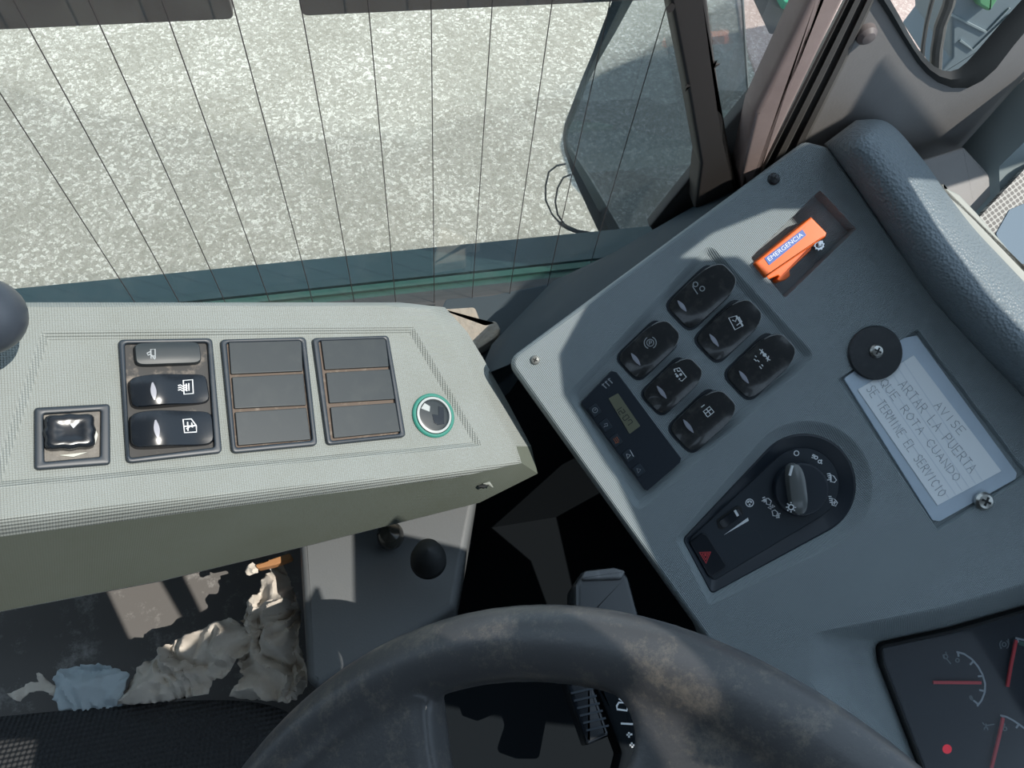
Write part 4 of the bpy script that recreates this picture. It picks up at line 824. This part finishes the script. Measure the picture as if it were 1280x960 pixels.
for p in me2.polygons: p.use_smooth = True
sw = thing('steering_wheel', FWH, 'large worn dark grey steering wheel with dusty scuffed rim at the bottom', 'steering wheel')
mk('rim_and_spokes', me2, m_wheel, sw, wnorm=False)
b = BM(); spin(b, [(.075, -.05), (.078, -.02), (.072, -.008), (.05, -.002), (.0001, 0)], n=48); mk('hub', b, m_wheel, sw)
# column stalks seen through the wheel
FST = FZ(.70)
t = thing('column_stalk', FST, 'black column stalk with white headlamp and arrow symbols, seen through the wheel', 'stalk')
zs = zm(360, 620, 540/1280)
b = BM(); slab(b, rounded(FST.P(zs((900, 545), (1000, 560), (1080, 700), (1060, 860), (960, 860), (985, 760), (940, 640))), .004), -.02, 0, .004); mk('stalk_body', b, m_dark, t)
b = BM(); strokes(b, FST, zl(zs, [(975, 632), (1004, 636), (1006, 622), (996, 612), (980, 612), (974, 622), (975, 632)], [(980, 600), (990, 606)], [(990, 596), (998, 604)], [(986, 674), (1022, 676)], [(1003, 708), (1020, 706)], [(1010, 700), (1010, 716)], [(1012, 738), (1026, 738)], [(1018, 730), (1020, 746)]), 0, .0011, .0003); mk('printed_symbols', b, m_white, t)
t = thing('column_lever', FST, 'short black ribbed lever tip hanging behind the steering wheel', 'stalk')
b = BM(); slab(b, rounded(FST.P(zs((820, 545), (900, 545), (955, 710), (885, 740)), .012), .002), -.006, .012, .003); mk('lever_tip', b, m_black, t)
b = BM(); strokes(b, FST, [zs((838+9*k, 585+22*k), (905+9*k, 570+22*k)) for k in range(6)], .012, .0012, .0008); mk('rib', b, m_frame, t)
b = BM(); b2 = BM(); slab(b2, rounded(FZ(.60).P([(470, 760), (720, 800), (850, 840), (900, 1000), (860, 1300), (480, 1300), (430, 960)]), .02), -.2, 0, .01); cc3 = wc-wn_*.10; FCo = Frame(cc3, wu, wn_.cross(wu)); spin(b, [(.09, -.25), (.085, -.02), (.07, 0), (.0001, 0)], n=40); mk('column_cover', b2, m_dark, frame=FZ(.60), label='black plastic floor cover seen through the opening of the steering wheel', cat='cover'); mk('steering_column', b, m_dark, frame=FCo, label='black steering column shroud beneath the wheel', cat='column')
# gear / brake lever block behind the rim
FLV = FZ(.72)
t = thing('brake_lever', FLV, 'glossy dark grey square-topped lever behind the wheel rim', 'lever')
b = BM(); tp = FLV.P(zs((868, 225), (965, 212), (1002, 225), (990, 245), (905, 252), (862, 250)), .012); bt_ = [FLV.loc(*p, -.035) for p in zs((862, 250), (950, 235), (1030, 250), (1060, 400), (950, 420), (850, 400))]
r0 = rounded(FLV.P(zs((848, 262), (872, 222), (995, 215), (1012, 240), (1044, 360), (1050, 400), (850, 400))), .004); slab(b, r0, -.03, 0, .004); mk('lever_body', b, mat('graphite_gloss', (.045, .05, .055), .22), t)
b = BM(); slab(b, rounded(FLV.P(zs((866, 250), (878, 222), (965, 212), (1003, 222), (988, 246)), .002), .003), -.003, .003, .0015); mk('lever_cap', b, mat('worn_grey_cap', (.12, .125, .13), .3, mott=(90, .5, (.3, .3, .3), .5, .7)), t)
# crumbs on the dark floor
# ------------------------------------------------------------------ cab shell out of frame and what shades the scene
m_roof = mat('roof_lining', (.05, .05, .052), .9)
b = BM(); box(b, (-1.3, -1.3, 1.88), (.36, .40, 1.92)); mk('ceiling', b, m_roof, kind='structure')
b = BM(); box(b, (.36, -1.3, 1.88), (1.3, -.48, 1.92)); box(b, (1.0, -1.3, .9), (1.03, -.48, 1.88)); mk('ceiling_front', b, m_roof, kind='structure')
b = BM(); box(b, (-1.3, -1.3, 0), (-1.26, .40, 1.88)); mk('wall_rear', b, m_roof, kind='structure')
b = BM(); box(b, (-1.26, -1.3, 0), (.9, -1.26, 1.3)); mk('wall_right', b, m_roof, kind='structure')
def up(P, z=1.55): s_ = (z-P.z)/SUN.z; return Vector((P.x+SUN.x*s_, P.y+SUN.y*s_, 0))
pts = [up(FD.world(*p)) for p in ((737, 384), (930, 215), (1040, 170)) ]+[up(FW.world(*p, .004)) for p in ((1056, 150), (1098, 78), (1138, 126), (1185, 184), (1235, 235))]+[up(FD.world(*p, .022)) for p in ((1166, 222), (1108, 235), (1140, 294), (1202, 380), (1282, 462), (1430, 580))]
pts += [up(FD.world(1500, 1000)), up(FZ(.60).world(640, 900)), up(FZ(.66).world(449, 860)), up(FZ(.66).world(445, 655)), up(FD.world(830, 720)), up(FD.world(775, 600)), up(FD.world(762, 583)), up(FD.world(708, 495)), up(FD.world(703, 445))]
RF = FZ(1.55)
def shade(name, pts, z, m, hole=None, **k):
    F = FZ(z); pts = [Vector((p.x, p.y, 0)) for p in pts]; pts = pts if area2(pts) > 0 else pts[::-1]; H = [[Vector((p.x, p.y, 0)) for p in hole]] if hole else []
    b = BM(); plate(b, pts, H, 0); plate(b, pts, H, .004); loft(b, [at(pts, 0), at(pts, .004)]);
    if hole: loft(b, [at(H[0], 0), at(H[0], .004)])
    return mk(name, b, m, frame=F, **k)
vh = [up(FD.world(*p)) for p in ((848, 324), (890, 292), (965, 262), (1012, 262), (1038, 290), (975, 354), (962, 354), (938, 332), (925, 322))]
shade('shade_board', pts, 1.55, m_roof, hole=vh, label='grey board added above the cab to shade the dashboard, out of frame', cat='shade board')  # added unseen board, cut along the sun to shape the dash shadow
sh = [up(FZ(.53).world(*p)) for p in ((-160, 790), (138, 738), (166, 798), (190, 806), (238, 780), (205, 722), (232, 714), (262, 774), (285, 768), (305, 735), (322, 790), (330, 838), (300, 900), (60, 900), (-160, 905))]
shade('shade_patch', sh, 1.55, m_roof, label='small grey board added overhead to shade the shelf, out of frame', cat='blind')  # added unseen board that throws the shelf's shadow pattern
sh = [up(FZ(.62).world(*p)) for p in ((60, 902), (44, 960), (40, 1040), (380, 1040), (372, 910), (340, 888), (250, 884))]
shade('shade_patch', sh, 1.55, m_roof, label='second small grey board added overhead to shade the seat edge, out of frame', cat='blind')  # added unseen board that keeps sun off most of the seat edge
gp_ = [up(FG.world(*p), 1.6) for p in ((716, 150), (738, 108), (765, 93), (800, 77), (850, 58), (905, 47), (960, 36), (1010, 40), (1010, 330), (800, 330), (770, 284), (722, 232), (708, 185))]
cn_ = thing('shadow_caster', FG, 'added shadow-casting sheet on a post, out of frame, shading the ground by the quarter window', 'canopy'); pts2 = [Vector((p.x, p.y, 0)) for p in gp_]; pts2 = pts2 if area2(pts2) > 0 else pts2[::-1]  # invented caster, outlined to drop the ground shadow behind the pane
b = BM(); plate(b, pts2, [], 2.50); plate(b, pts2, [], 2.54); loft(b, [at(pts2, 2.50), at(pts2, 2.54)]); mk('caster_sheet', b, m_roof, cn_)
cx_ = max(p.x for p in pts2)-.05; b = BM(); spin(b, [(.03, 0), (.03, 2.5)], (cx_, sum(p.y for p in pts2)/len(pts2)), 12); mk('post', b, m_pillar, cn_)
